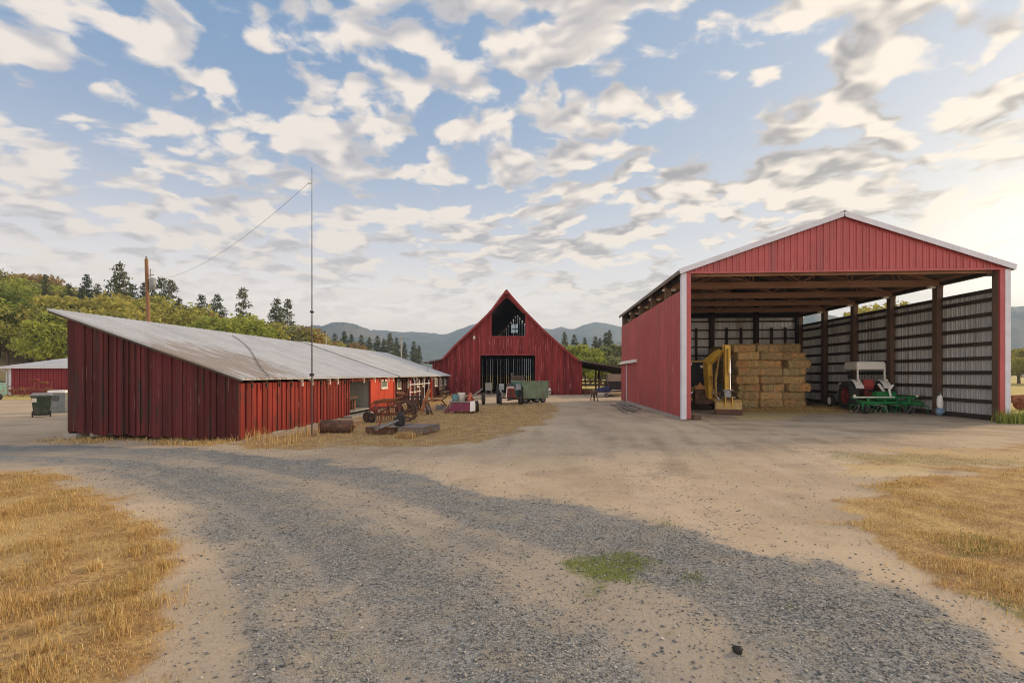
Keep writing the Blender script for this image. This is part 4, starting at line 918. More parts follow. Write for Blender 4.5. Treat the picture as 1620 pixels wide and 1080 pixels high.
part('barge_board', mb, M_barntrim, BN, True)
mb = MB(); mb.box(dL - .14, dL, YF - .035, YF - .009, 0, dT + .14); mb.box(dR, dR + .14, YF - .035, YF - .009, 0, dT + .14); mb.box(dL, dR, YF - .035, YF - .009, dT, dT + .14); part('door_frame', mb, M_barntrim, BN, True)
mb = MB(); mb.box(lL - .14, lL, YF - .035, YF - .009, lB - .16, lT); mb.box(lR, lR + .14, YF - .035, YF - .009, lB - .16, lT); mb.box(lL, lR, YF - .036, YF - .009, lB - .16, lB)
for s in (-1, 1): mb.bar((xa, YF - .022, lA + .12), (xa + s * ((lR - lL) / 2 + .1), YF - .022, lT + .10), .026, .20)
part('loft_frame', mb, M_barntrim, BN, True)
part('hay_beam', MB().box(xa - .07, xa + .07, YF - .9, YF + 3, prof[6][1] - .5, prof[6][1] - .3), M_barntrim, BN, True)
mb = MB().box(-7.3, .8, YF + .15, YK - 3.5, dT + .12, dT + .3); part('loft_floor', mb, M_darkwood, BN, True)
for x in (dL + .2, dR - .2, -6.6, .2):
    for y in (YF + 5, YF + 11): part('post', MB().box(x - .1, x + .1, y - .1, y + .1, 0, dT + .12), M_darkwood, BN, True)
for x, y in ((9.0, YF + 1), (9.0, YF + 6), (9.0, YF + 11), (9.0, YF + 16), (6.4, YF + 16.4), (5.9, YF + 8.5), (4.6, YF + 16.4)): part('lean_to_post', MB().box(x - .09, x + .09, y - .09, y + .09, 0, zbarn(min(x, 6)) - .1 if x < 6 else z9 + (9.6 - x) * .15 - .1), M_darkwood, BN, True)
for k in range(7): part('lean_to_rafter', MB().bar((3.4, YF + .6 + 2.6 * k, prof[11][1] - .2), (9.5, YF + .6 + 2.6 * k, z9 - .19), .05, .14), M_darkwood, BN, True)
single('metal_box', MB().box(dL + .35, dL + .95, YF + .7, YF + 1.2, .32, 1.0).box(dL + .38, dL + .44, YF + .72, YF + 1.18, 0, .32).box(dL + .86, dL + .92, YF + .72, YF + 1.18, 0, .32).box(dL + .33, dL + .97, YF + .68, YF + 1.22, 1.0, 1.04), solid('box_grey', (.42, .40, .34)), 'small grey metal box on legs just inside the barn doorway', 'box', (dL + .6, YF + .9, 0), bevel=.01)
lp = P(750.5, 44.2, 0); zl = zb_(534, 750)
bl = thing('barn_lamp', 'small white lamp on the barn front left of the loft', 'lamp', (lp.x, YF - .02, zl))
part('lamp_shade', MB().lathe([(.03, .22), (.06, .18), (.10, .05), (.13, -.04), (.11, -.05), (.0, .02)], (0, -.16, -.04), (0, 0, 1), 12), M_white, bl); part('bulb', MB().blob((0, -.16, -.14), .07), M_white, bl); part('bracket', MB().tube([(0, .0, .16), (0, -.08, .2), (0, -.16, .16)], .015, 6), M_darkwood, bl)

# ================================================================ SMALL RED BUILDING (far left)
SY = 41.6; sx0 = atY(15, SY); sx1 = sx0 + 14; tS = SY / (ST * (15 - CX) / F + CT)
zt_ = zat(581, tS); 
FB = thing('far_red_shed', 'small red metal shed with pale roof behind the wheelie bin', 'shed', ((sx0 + sx1) / 2, SY, 0))
M_fred = wmat('far_red_cladding', (.235, .022, .03), (.20, .02, .026), 1, bump=.05, rough=.5)
mb = MB(); ribwall(mb, (sx0, SY, 0), (1, 0, 0), (0, -1, 0), 14, lambda u: 0.02, lambda u: zt_, .25); mb.box(sx0, sx0 + .04, SY + .02, SY + 9, 0, zt_); mb.box(sx1 - .04, sx1, SY + .02, SY + 9, 0, zt_); part('wall', mb, M_fred, FB, True)
mb = MB(); a = [(sx0 - .45, SY - .4, zt_ + .08), (sx1 + .4, SY - .4, zt_ + .08), (sx1 - 5, SY + 4.5, zt_ + 1.5), (sx0 + 5.2, SY + 4.5, zt_ + 1.5), (sx0 - .45, SY + 9.4, zt_ + .08), (sx1 + .4, SY + 9.4, zt_ + .08)]
bb = [(x, y, z - .06) for x, y, z in a]; mb.add(a + bb, [(0, 1, 2, 3), (3, 2, 5, 4), (0, 3, 4), (1, 5, 2), (6, 9, 8, 7), (9, 10, 11, 8), (6, 10, 9), (7, 8, 11)]); part('roof', mb, M_tin2, FB, True)
part('gutter', MB().box(sx0 - .5, sx1 + .45, SY - .5, SY - .40, zt_ - .10, zt_ + .10), M_trim, FB, True)
mb = MB().box(sx0 - .06, sx0 + .22, SY - .05, SY - .025, 0, zt_ - .02); part('corner_trim', mb, M_trim, FB, True)
part('downpipe', MB().tube([(sx0 - .35, SY - .42, zt_ - .1), (sx0 - .12, SY - .12, zt_ - .4), (sx0 - .12, SY - .12, .05)], .06, 8), M_trim, FB, True)
part('side_trim', MB().box(sx0 + .9, sx0 + 1.0, SY - .06, SY - .03, 0, zt_ - .02), M_fred, FB, True)

# ================================================================ fence behind the barn's right side
y = 49.0
fx0, fx1 = atY(905, y), atY(962, y)
M_rail = wmat('grey_fence_wood', (.22, .17, .11), (.15, .115, .08), 3, bump=.3)
FE = thing('rail_fence', 'weathered wooden rail fence between barn and lean-to yard', 'fence', ((fx0 + fx1) / 2, y, 0))
for px, hh, ww in ((906, 1.1, .07), (927, 1.2, .07), (947.5, 1.35, .16), (962, 1.2, .1)): x = atY(px, y); part('post', MB().box(x - ww / 2, x + ww / 2, y - ww / 2, y + ww / 2, -.1, hh), M_rail, FE, True)
for z, hh in ((1.1, .16), (.72, .15), (.34, .08)): part('rail', MB().box(fx0, fx1, y - .10, y - .055, z - hh / 2, z + hh / 2), M_rail, FE, True)
tr = MB(); x0, x1 = atY(921.5, 45.5), atY(937, 45.5); tr.box(x0, x1, 45.3, 45.36, .02, .38); tr.box(x0, x1, 45.9, 45.96, .02, .38); tr.box(x0, x0 + .05, 45.36, 45.9, .02, .38); tr.box(x1 - .05, x1, 45.36, 45.9, .02, .38); tr.box(x0 + .05, x1 - .05, 45.36, 45.9, .02, .06)
single('feed_trough', tr, wmat('rusty_tin', (.30, .12, .06), (.22, .09, .05), 4, bump=.2), 'long rust coloured trough at the barn corner', 'trough', ((x0 + x1) / 2, 45.6, 0))
# ---------------------------------------------------------------- equipment materials
M_tyre = wmat('black_rubber', (.028, .027, .026), (.05, .046, .040), 6, bump=.2, rough=.9)
M_rust = wmat('rusty_iron', (.27, .105, .05), (.15, .065, .038), 7, stains=(((.26, .12, .055), 9, (1, 1, 1), .55, .7),), rough=.9, bump=.3)
M_rust2 = wmat('dark_rusty_iron', (.13, .066, .045), (.08, .048, .036), 7, stains=(((.17, .085, .05), 6, (1, 1, 1), .58, .7),), rough=.85, bump=.3)
M_redrust = wmat('faded_red_iron', (.27, .045, .04), (.18, .035, .03), 6, stains=(((.12, .06, .035), 8, (1, 1, 1), .55, .68),), rough=.8, bump=.2)
M_deck = wmat('grey_worn_steel', (.20, .175, .155), (.14, .115, .10), 4, stains=(((.19, .10, .06), 5, (1, 1, 1), .55, .68),), rough=.7, bump=.2)
M_black = wmat('black_iron', (.022, .021, .022), (.035, .032, .030), 5, bump=.1, rough=.6)
M_yel = wmat('digger_yellow', (.66, .40, .065), (.55, .32, .05), 3, stains=(((.26, .16, .07), 6, (1, 1, .6), .68, .84),), rough=.5, bump=.06)
M_yeld = wmat('worn_yellow', (.50, .325, .11), (.38, .25, .10), 4, stains=(((.16, .11, .07), 7, (1, 1, 1), .64, .82),), rough=.7, bump=.15)
M_chrome = newmat('ram_chrome')[0]; _b = M_chrome.node_tree.nodes['Principled BSDF']; _b.inputs['Base Color'].default_value = (.7, .7, .72, 1); _b.inputs['Metallic'].default_value = 1; _b.inputs['Roughness'].default_value = .25
M_grn2 = wmat('implement_green', (.016, .21, .055), (.012, .155, .042), 4, stains=(((.10, .10, .05), 6, (1, 1, 1), .62, .74),), rough=.45, bump=.05)
M_cream = wmat('dull_white_paint', (.82, .80, .76), (.74, .72, .68), 4, stains=(((.45, .40, .33), 6, (1, 1, 1), .68, .84),), rough=.55, bump=.05)
M_rimred = wmat('rim_red', (.20, .032, .024), (.14, .026, .022), 5, rough=.6, bump=.05)
M_steel = wmat('worn_steel', (.30, .29, .28), (.20, .185, .17), 6, rough=.5, metal=.4, bump=.1)
M_wgreen = wmat('wagon_green', (.26, .34, .22), (.20, .265, .17), 2, stains=(((.24, .20, .13), 4, (1, 1, .5), .60, .74),), rough=.75, bump=.1)
M_teal = wmat('wagon_teal', (.12, .24, .21), (.09, .19, .165), 3, stains=(((.16, .14, .10), 5, (1, 1, .5), .62, .74),), rough=.7, bump=.1)

def wheel(par, c, axis, R, w, rim, nm='wheel', lugs=0, rr=.58, dish=.2):
    c = Vector(c); axis = Vector(axis).normalized(); r = R * rr
    t = MB().lathe([(r, -w * .42), (r * 1.12, -w * .5), (R * .93, -w * .48), (R * .985, -w * .36), (R, 0), (R * .985, w * .36), (R * .93, w * .48), (r * 1.12, w * .5), (r, w * .42)], c, axis, 30)
    if lugs:
        A = axis.cross(Vector((0, 0, 1))).normalized(); B = axis.cross(A)
        for k in range(lugs):
            for s in (-1, 1):
                a = 2 * PI * (k + (.25 if s > 0 else -.25)) / lugs; d0 = A * math.cos(a) + B * math.sin(a); a2 = a + .16; d1 = A * math.cos(a2) + B * math.sin(a2)
                t.bar(c + axis * s * w * .46 + d0 * R * .985, c + axis * s * .02 + d1 * R * 1.0, .045 * R / .6, .05 * R / .6, d0)
    to = part(nm, t, M_tyre, par)
    m = MB().lathe([(r * 1.02, -w * .40), (r * .92, -w * .40), (r * .86, -w * dish), (r * .35, -w * dish * .6), (r * .3, -w * .35), (0, -w * .35)], c, axis, 24)
    m.lathe([(r * 1.02, w * .40), (r * .92, w * .40), (r * .86, w * dish), (r * .35, w * dish * .6), (r * .3, w * .35), (0, w * .35)], c, axis, 24)
    part('rim', m, rim, to); return to

# ---------------------------------------------------------------- wheelie bin, chest
p = G(66, 659)
B_ = thing('wheelie_bin', 'dark green wheelie bin with grey lid on the dirt at left', 'bin', p, .80); B_.scale = (.74, .74, .96)
M_bin = solid('bin_green', (.035, .055, .035), .5, dirt=(.07, .075, .06))
mb = MB(); mb.hexa([(-.33, -.30, .10), (.33, -.30, .10), (.33, .30, .04), (-.33, .30, .04), (-.43, -.40, .92), (.43, -.40, .92), (.43, .40, .92), (-.43, .40, .92)]); mb.box(-.46, .46, -.43, .43, .86, .93)
part('body', mb, M_bin, B_, bevel=.03)
mb = MB().hexa([(-.50, -.45, .935), (.50, -.45, .935), (.50, .47, .935), (-.50, .47, .935), (-.40, -.36, 1.02), (.40, -.36, 1.02), (.40, .40, 1.05), (-.40, .40, 1.05)]); part('lid', mb, solid('lid_grey', (.20, .21, .21), .55), B_, bevel=.02)
part('handle', MB().tube([(-.36, -.45, .86), (-.36, -.52, .86), (.36, -.52, .86), (.36, -.45, .86)], .02, 8), M_bin, B_)
part('axle', MB().tube([(-.42, -.26, .13), (.42, -.26, .13)], .02, 8), M_black, B_)
for s in (-1, 1): wheel(B_, (s * .37, -.28, .14), (1, 0, 0), .14, .07, M_steel)
part('sticker', MB().hexa([(-.395, -.385, .66), (-.20, -.388, .66), (-.20, -.38, .66), (-.395, -.377, .66), (-.40, -.405, .85), (-.205, -.408, .85), (-.205, -.40, .85), (-.40, -.397, .85)]), M_white, B_)
p = G(100, 652)
C_ = thing('grey_chest', 'tall grey plastic chest with pale lid beside the shed corner', 'chest', p, .1)
M_gp = solid('chest_grey', (.20, .215, .21), .6)
mb = MB().cbox(0, 0, .47, .75, .7, .90); 
for z in (.25, .45): mb.cbox(0, 0, z, .77, .72, .03)
part('body', mb, M_gp, C_, bevel=.02); part('lid', MB().cbox(0, 0, .99, .80, .76, .12), M_cream, C_, bevel=.02); part('panel', MB().cbox(-.05, -.36, .68, .3, .02, .25), solid('panel_dark', (.09, .09, .09)), C_)
# far-left rusty machinery
p = G(42, 627)
R_ = thing('hay_rake', 'rusty old rake with seat in front of the small red shed', 'farm implement', p, .1)
part('frame', MB().bar((-1.6, 0, .55), (2.0, .1, .55), .08, .08).bar((-1.2, -.3, .5), (-.4, 1, .7), .07, .07).bar((.8, 0, .55), (1.5, 1.0, .6), .07, .07).tube([(.55, 0, .55), (.65, 0, .95), (.7, -.05, 1.25)], .03, 6), M_rust, R_)
part('seat', MB().lathe([(.0, 1.22), (.25, 1.25), (.38, 1.42), (.36, 1.43), (.22, 1.28), (0, 1.26)], (.6, 0, 0), (0, 0, 1), 14), M_redrust, R_)
for x, R0 in ((-1.2, .42), (-.3, .38), (1.7, .36)):
    o = part('wheel', MB().spoked((x, -.1, R0), (.25, 1, 0), R0, .035, 9), M_rust, R_)
part('seat', MB().lathe([(.0, .98), (.2, 1.0), (.3, 1.13), (.28, 1.14), (.18, 1.02), (0, 1.0)], (1.3, 0, .05), (0, .1, 1), 14), M_rust, R_)
tn = MB()
for k in range(16): tn.tube([(-1.4 + k * .2, .3, .55), (-1.4 + k * .2, -.1, .35), (-1.4 + k * .2, .05, .06)], .012, 4, False)
part('tines', tn, M_rust2, R_)
part('lever', MB().tube([(1.9, 0, .5), (2.05, 0, 1.3)], .02, 5).tube([(1.0, 0, .55), (.9, 0, 1.25)], .02, 5), M_rust, R_)
p = G(-2, 632)
T_ = thing('teal_machine', 'small teal old engine housing at the left edge', 'farm machine', p, 0)
part('housing', MB().cbox(0, 0, .75, .7, .6, .95), solid('faded_teal', (.14, .32, .32), dirt=(.2, .13, .08)), T_, bevel=.08); part('cap', MB().cbox(0, 0, 1.28, .5, .45, .12), M_black, T_, bevel=.03)
for s in (-.35, .4): wheel(T_, (s, -.3, .22), (0, 1, 0), .22, .12, M_rust)

# ---------------------------------------------------------------- masts, poles, wires
p = G(493.5, 689)
A_m = thing('antenna_mast', 'tall thin dark antenna mast in the weeds by the long shed', 'mast', p)
zt = zat(265, F * CH / (689 - HY))
part('mast_tube', MB().tube([(0, 0, -.1), (0, 0, 2.6), (0, 0, 5.0), (0, 0, zt)], [.022, .020, .015, .008], 8), solid('dark_steel', (.09, .085, .08), .5, .3), A_m)
part('bracket', MB().box(-.05, .05, -.05, .05, 1.75, 1.83).box(-.04, .04, -.04, .04, 3.6, 3.66), M_black, A_m); part('base_plate', MB().box(-.12, .12, -.12, .12, 0, .03), M_rust, A_m)
part('insulator', MB().tube([(0, 0, zt - .45), (-.12, 0, zt - .47)], .02, 6), M_white, A_m)
mast_top = p + Vector((-.12, 0, zt - .47))
tp = 30.0; pp = P(235, tp); 
U_ = thing('utility_pole', 'weathered wooden utility pole with transformer, leaning slightly', 'utility pole', pp)
zt = zat(410, tp)
M_pole = wmat('pole_wood', (.26, .14, .075), (.19, .10, .055), 2, (1, 1, .15), bump=.3)
part('pole', MB().tube([(.05, 0, -.3), (0, 0, 4.5), (-.14, 0, zt)], [.125, .115, .095], 12), M_pole, U_)
part('transformer', MB().lathe([(0, -.35), (.17, -.35), (.17, .3), (.14, .36), (0, .38)], (.26, 0, zt - 1.5), (0, 0, 1), 14), solid('transformer_grey', (.30, .32, .33)), U_)
part('insulator', MB().lathe([(.02, 0), (.06, .03), (.05, .1), (.06, .14), (0, .2)], (-.14, 0, zt), (0, 0, 1), 10), M_steel, U_)
part('bracket', MB().bar((-.1, 0, zt - 1.0), (.35, 0, zt - .95), .05, .05).tube([(.12, 0, zt - .6), (.12, 0, zt - 1.1)], .035, 6), M_steel, U_)
pole_pt = pp + Vector((-.05, 0, zt - 1.25)); 
def wire(a, b, sag, r, name, label):
    pts = []
    for i in range(25):
        f = i / 24; q = Vector(a).lerp(Vector(b), f); q.z -= sag * 4 * f * (1 - f); pts.append(q)
    mid = (Vector(a) + Vector(b)) / 2
    return single(name, MB().tube(pts, r, 5), M_black, label, 'wire', mid)
wire(mast_top, pole_pt, .75, .0045, 'aerial_wire', 'thin aerial wire sagging from mast top to utility pole')
for px, y, t, lab in ((516, 526, 75, 'thin pale pole far behind the shed roof, left of the two'), (635, 531, 80, 'thin tan pole among the small conifers, right of the two')):
    q = P(px, t); h = zat(y, t); o = thing('distant_pole', lab, 'pole', q); part('pole', MB().tube([(0, 0, 0), (0, 0, h)], [.13, .09], 8), solid('pale_pole', (.42, .38, .30)), o); part('crossarm', MB().box(-.4, .4, -.05, .05, h - .5, h - .4), M_pole, o)
q = G(677, 629); h = zat(558, F * CH / 37.)
o = thing('porch_pipe_pole', 'slim metal pipe pole standing before the far porch', 'pole', q); part('pipe', MB().tube([(0, 0, 0), (0, 0, h * .55), (0, 0, h)], [.05, .04, .018], 8), M_steel, o); part('clamp', MB().box(-.07, .07, -.07, .07, 1.7, 1.8), M_rust, o)

# ---------------------------------------------------------------- old machinery before the long shed
p = G(533, 684); a = .08
dR_ = thing('land_roller', 'rusty steel land roller drum lying in dry grass', 'roller', p, a)
part('drum', MB().lathe([(0, -.48), (.06, -.48), (.06, -.47), (.175, -.475), (.20, -.46), (.205, 0), (.20, .46), (.175, .475), (.06, .47), (.06, .48), (0, .48)], (0, 0, .19), (1, 0, 0), 28), M_rust2, dR_)
part('end_plate', MB().lathe([(.20, -.50), (.205, -.46), (.215, -.46), (.215, -.50)], (0, 0, .19), (1, 0, 0), 28), M_rust, dR_); part('axle', MB().tube([(-.58, 0, .19), (.58, 0, .19)], .028, 8), M_rust, dR_)
# twin deck rotary mower
p = G(628, 686)
D_ = thing('mower_deck', 'wide grey twin deck rotary mower lying flat in dry grass', 'mower', p, -.05)
Rl = Matrix.Identity(3)
for (x0, y0, x1, y1, lab) in ((-.95, -.10, -.06, .95, 0), (.10, -.18, .85, .95, 1)):
    sk = .22 if lab else .30
    mb = MB(); zt_ = .20
    P8 = [(x0, y0), (x1, y0), (x1 + sk, y1), (x0 + sk, y1)]
    mb.prism(P8, (0, 0, zt_), (1, 0, 0), (0, 1, 0), (0, 0, .022))
    dk = part('deck', mb, M_deck, D_)
    s_ = MB()
    for i in range(4):
        a_, b_ = Vector((*P8[i], .11)), Vector((*P8[(i + 1) % 4], .11)); s_.bar(a_, b_, .015, .17)
    part('skirt', s_, M_rust2 if not lab else M_deck, dk)
part('frame_bar', MB().bar((-.55, -.35, .16), (.05, .35, .42), .07, .07).bar((-.75, -.20, .24), (.05, -.15, .24), .06, .05), M_deck, D_)
part('gearbox', MB().cbox(-.02, .30, .36, .26, .3, .26).lathe([(.10, 0), (.12, .05), (.06, .2), (0, .2)], (.02, .25, .46), (0, 0, 1), 12), M_black, D_, bevel=.03)
part('hitch_arm', MB().bar((-.58, .0, .22), (-.46, .12, .62), .03, .03), M_redrust, D_); part('drive_shaft', MB().tube([(-.42, -.3, .2), (0, .2, .4)], .035, 8), M_steel, D_)
hp = G(652, 690); single('hay_heap', MB().blob((hp.x - .12, hp.y - .15, 0), .3, (1.1, .7, .55), 14, 8, .35, 4), wmat('dry_hay', (.36, .22, .09), (.24, .14, .06), 14, bump=.9, rough=1), 'small heap of raked dry grass in front of the mower', 'hay heap', (hp.x - .12, hp.y - .15, 0))
tufts([(hp.x - .12, hp.y - .15, 1)], 260, .2, .12, .30, M_dry, 'heap_straw', 'loose dry stalks over the raked heap by the mower', 'straw', .008, .9)
# side delivery rake
p = G(615, 667)
S_ = thing('reel_rake', 'rusty red reel hay rake with iron wheels beside orange wall', 'farm implement', p, .12)
fr = MB(); fr.tube([(-.72, 0, .35), (-.68, 0, .62), (-.5, 0, .78), (-.2, 0, .84), (.25, .05, .86), (.5, .1, .95)], .035, 8); fr.bar((-.7, .1, .3), (.85, .2, .3), .06, .06); fr.bar((-.5, -.1, .25), (.3, .5, .72), .05, .05); fr.bar((.3, 0, .8), (.45, .1, .2), .05, .05); fr.bar((-.1, -.1, .2), (.15, .1, .85), .05, .05); fr.bar((-.65, .3, .75), (.6, .4, .75), .05, .05)
part('frame', fr, M_rust, S_)
for c_, R0 in (((.62, .05, .38), .38), ((.62, .75, .38), .38)): part('wheel', MB().spoked(c_, (.5, 1, 0), R0, .028, 10, .06), M_rust2, S_)
for c_, R0 in (((-.78, -.1, .20), .20), ((-.58, -.25, .18), .17)): wheel(S_, c_, (.6, 1, 0), R0, .09, M_rust2)
for k in range(5):
    mb = MB(); a0 = k * 2 * PI / 5 + .3; yy, zz = .12 + .26 * math.cos(a0), .46 + .26 * math.sin(a0)
    mb.tube([(-.55, yy, zz), (.42, yy + .1, zz)], .016, 5)
    for j in range(14): x = -.52 + j * .07; mb.tube([(x, yy, zz), (x + .02, yy - .05, zz - .2)], .006, 4, False)
    part('tine_bar', mb, M_rust if k % 2 else M_redrust, S_)
for x in (-.5, -.05, .38):
    mb = MB()
    for k in range(5): a0 = k * 2 * PI / 5 + .3; mb.tube([(x, .14, .46), (x, .12 + .26 * math.cos(a0), .46 + .26 * math.sin(a0))], .012, 4, False)
    mb.ring((x, .13, .46), (1, 0, 0), .25, .012, 20, 5); part('reel_spider', mb, M_redrust, S_)
for k in range(9):
    x = -.5 + k * .115; part('stripper_bar', MB().tube([(x, .45, .72), (x, .1, .80), (x, -.22, .62), (x + .02, -.28, .3), (x + .04, -.1, .12)], .010, 4), M_rust2, S_)
part('gear_housing', MB().lathe([(0, -.08), (.11, -.08), (.13, 0), (.11, .08), (0, .08)], (-.48, -.18, .5), (.3, 1, 0), 14), M_redrust, S_)
part('drawbar', MB().bar((.3, .1, .25), (1.0, -.35, .14), .06, .06).bar((1.0, -.35, .14), (1.12, -.4, .3), .05, .05), M_rust2, S_)
# seeder with board behind it
p = G(653, 655)
Q_ = thing('seed_drill', 'black iron implement with seat and orange board behind the rake', 'farm implement', p, -.05)
part('frame', MB().bar((-.7, 0, .78), (.42, 0, .78), .07, .07).bar((-.6, .2, .6), (.4, .2, .62), .06, .06).bar((.35, 0, .1), (.4, .05, .85), .06, .06).bar((-.1, 0, .2), (-.05, 0, .8), .06, .06), M_black, Q_)
part('hopper', MB().hexa([(-.2, -.1, .25), (.2, -.1, .25), (.2, .25, .25), (-.2, .25, .25), (-.3, -.15, .62), (.3, -.15, .62), (.3, .3, .62), (-.3, .3, .62)]), M_rust2, Q_)
part('seat', MB().lathe([(0, 0), (.15, .02), (.22, .12), (.2, .13), (.13, .04), (0, .03)], (-.55, -.1, .86), (.2, -.2, 1), 14), M_rust, Q_)
part('board', MB().bar((.42, -.1, .1), (.75, .1, 1.12), .16, .05, (0, 1, 0)), wmat('orange_board', (.40, .17, .07), (.32, .12, .05), 4, bump=.2), Q_, label='orange brown leaning board')
part('lever', MB().tube([(-.3, 0, .75), (-.18, 0, 1.22)], .022, 6).tube([(.1, 0, .8), (.02, 0, 1.05)], .02, 6), M_rust, Q_)
for c_, R0 in (((.12, -.35, .24), .24), ((-.6, -.1, .22), .22)): wheel(Q_, c_, (.3, 1, 0), R0, .12, M_rust2)
part('disc', MB().lathe([(0, .03), (.2, 0), (0, -.02)], (.78, -.2, .2), (.8, .6, 0), 16), M_steel, Q_)
part('brace', MB().bar((.72, -.25, .02), (.62, -.05, .62), .06, .06).bar((.95, -.2, .02), (.72, -.05, .55), .06, .06), M_rust2, Q_)
p = G(684, 649)
o = thing('old_plough', 'small rusty two share plough in the grass between rake and magenta trailer', 'plough', p, .5)
part('beam', MB().tube([(-.7, 0, .35), (0, 0, .55), (.5, .05, .5), (.75, .05, .2)], .04, 7).bar((-.1, -.25, .45), (.35, .3, .48), .05, .05), M_rust, o)
for x, y in ((.1, -.2), (.45, .15)): part('share', MB().prism([(0, 0), (.34, .02), (.26, .22), (.05, .30)], (x, y, .02), (1, .3, 0), (0, .2, 1), (.02, -.03, 0)), M_steel, o)
for s_ in (-.25, .25): part('wheel', MB().spoked((-.55, s_, .26), (.1, 1, 0), .26, .022, 8), M_rust2, o)
part('handle', MB().tube([(.5, .05, .5), (.9, .2, .85)], .02, 6).tube([(.5, .0, .5), (.95, -.15, .85)], .02, 6), M_rust2, o)
q = G(672, 651); single('white_stone', MB().blob((q.x, q.y, .07), .13, (1.3, .8, .7), 9, 6, .4, 6), M_conc, 'pale rounded stone lying in the grass beside the rusty plough', 'stone', (q.x, q.y, 0))
# pale pipe racks against the porch
p = Vector((-7.7, 29.0, 0))
K_ = thing('pipe_rack', 'pale pipe frame standing before the dark porch windows', 'rack', p, 0)
mb = MB()
for z in (.75, 1.20): mb.tube([(0, -.9, z), (0, 4.2 if z > 1 else 1.6, z)], .03, 6)
for y in (-.8, .25, 1.4, 2.6, 3.9): mb.tube([(0, y, 0), (0, y, 1.45)], .026, 6)
part('frame', mb, M_cream, K_); part('brace', MB().tube([(0, 2.6, .1), (0, 4.2, 1.2)], .02, 6).tube([(.02, -.8, .2), (.02, 1.4, 1.1)], .018, 6), M_rust, K_)
bx = thing('porch_bench', 'low dark bench on the far porch end', 'bench', (-7.75, 38.6, 0)); part('seat', MB().box(-.2, .2, -1.2, 1.2, .42, .48), M_rail, bx)
for y in (-1.0, 1.0): part('leg', MB().box(-.16, .16, y - .04, y + .04, 0, .42), M_rail, bx)
for k in range(3):
    part('backrest' if k == 0 else 'slat', MB().box(-.22, -.19, -1.2, 1.2, .58 + k * .13, .67 + k * .13), M_rail, bx)
# cart in the shed doorway
p = Vector((-8.75, 21.2, .23))
W_ = thing('hand_cart', 'dark old two wheeled cart inside the shed doorway', 'cart', p, 0)
part('bed', MB().box(-.35, .35, -.6, .75, .42, .50), M_black, W_); part('side_rail', MB().box(.28, .34, -.6, .75, .50, .60), M_rust2, W_)
for s in (-.3, .45): part('leg', MB().box(.2, .28, s - .04, s + .04, 0, .42), M_black, W_)
part('wheel', MB().spoked((.1, -.75, .36), (1, .2, 0), .36, .025, 8), M_rust2, W_); part('crate', MB().box(-.1, .25, .35, .72, .0, .4), M_rust, W_)
single('stone_kerb', MB().box(-8.1, -7.75, 19.6, 23.2, -.02, .10), M_conc, 'low pale concrete strip below the shed doorway', 'kerb', (-7.9, 21.4, 0))

# ---------------------------------------------------------------- magenta bladed cart and junk
p = G(727, 654)
M_mag = wmat('faded_magenta_steel', (.20, .035, .07), (.15, .028, .055), 4, stains=(((.16, .10, .09), 5, (1, 1, .5), .58, .72),), rough=.6, bump=.1)
E_ = thing('blade_trailer', 'low trailer with a faded magenta steel front panel', 'trailer', p, .05)
part('front_panel', MB().hexa([(-.46, 0, .1), (.47, 0, .10), (.47, .06, .10), (-.46, .06, .1), (-.46, .07, .52), (.47, .07, .50), (.47, .12, .50), (-.46, .12, .52)]), M_mag, E_)
part('panel_edge', MB().bar((-.48, .08, .55), (.49, .08, .53), .09, .05), M_steel, E_)
part('side_panel', MB().hexa([(.48, -.02, .1), (.70, .06, .12), (.70, .10, .12), (.48, .04, .1), (.48, .04, .56), (.70, .12, .58), (.70, .16, .58), (.48, .1, .56)]), M_cream, E_, label='white worn end panel')
part('bed', MB().box(-.45, .68, .15, 2.2, .42, .5), M_rust2, E_); part('side_fin', MB().prism([(0, 0), (-.28, 0), (-.02, .42)], (-.47, .05, .02), (1, 0, 0), (0, 0, 1), (0, .04, 0)), M_mag, E_)
for x in (-.35, .75): wheel(E_, (x, .9, .24), (1, .1, 0), .24, .13, M_rust2)
def onb(x, y, z): return Matrix.Rotation(.05, 4, 'Z') @ Vector((x, y, z)) + p
q = onb(-.0, .75, .5); o = thing('white_bucket', 'white plastic drum standing on the magenta trailer', 'drum', q); part('body', MB().lathe([(0, 0), (.17, 0), (.185, .42), (.19, .43), (.165, .42), (.16, .05), (0, .05)], (0, 0, 0), (0, 0, 1), 18), M_cream, o); part('rim', MB().ring((0, 0, .42), (0, 0, 1), .185, .012, 18, 5), M_white, o)
q = onb(-.28, .55, .5); o = thing('teal_drum', 'teal drum on the magenta trailer, left of the white one', 'drum', q); part('body', MB().lathe([(0, 0), (.14, 0), (.15, .15), (.14, .17), (.15, .32), (.14, .36), (0, .36)], (0, 0, 0), (0, 0, 1), 16), solid('drum_teal', (.12, .27, .28), dirt=(.25, .2, .15)), o); part('bung', MB().tube([(.05, 0, .36), (.05, 0, .39)], .025, 8), M_black, o)
q = onb(.45, .5, .5); o = thing('orange_cone_sprayer', 'faded orange hopper on the magenta trailer', 'hopper', q); part('hopper', MB().lathe([(0, 0), (.17, 0), (.13, .18), (.05, .42), (.03, .44), (0, .44)], (0, 0, 0), (0, 0, 1), 14), solid('faded_orange', (.55, .13, .07), dirt=(.4, .3, .25)), o); part('spout', MB().tube([(.05, -.1, .25), (.2, -.25, .1)], .03, 6), M_redrust, o)
q = onb(-.05, 1.5, .5); o = thing('iron_scrap', 'tangle of rusty rods on the back of the magenta trailer', 'scrap', q)
mb = MB(); rd = random.Random(4)
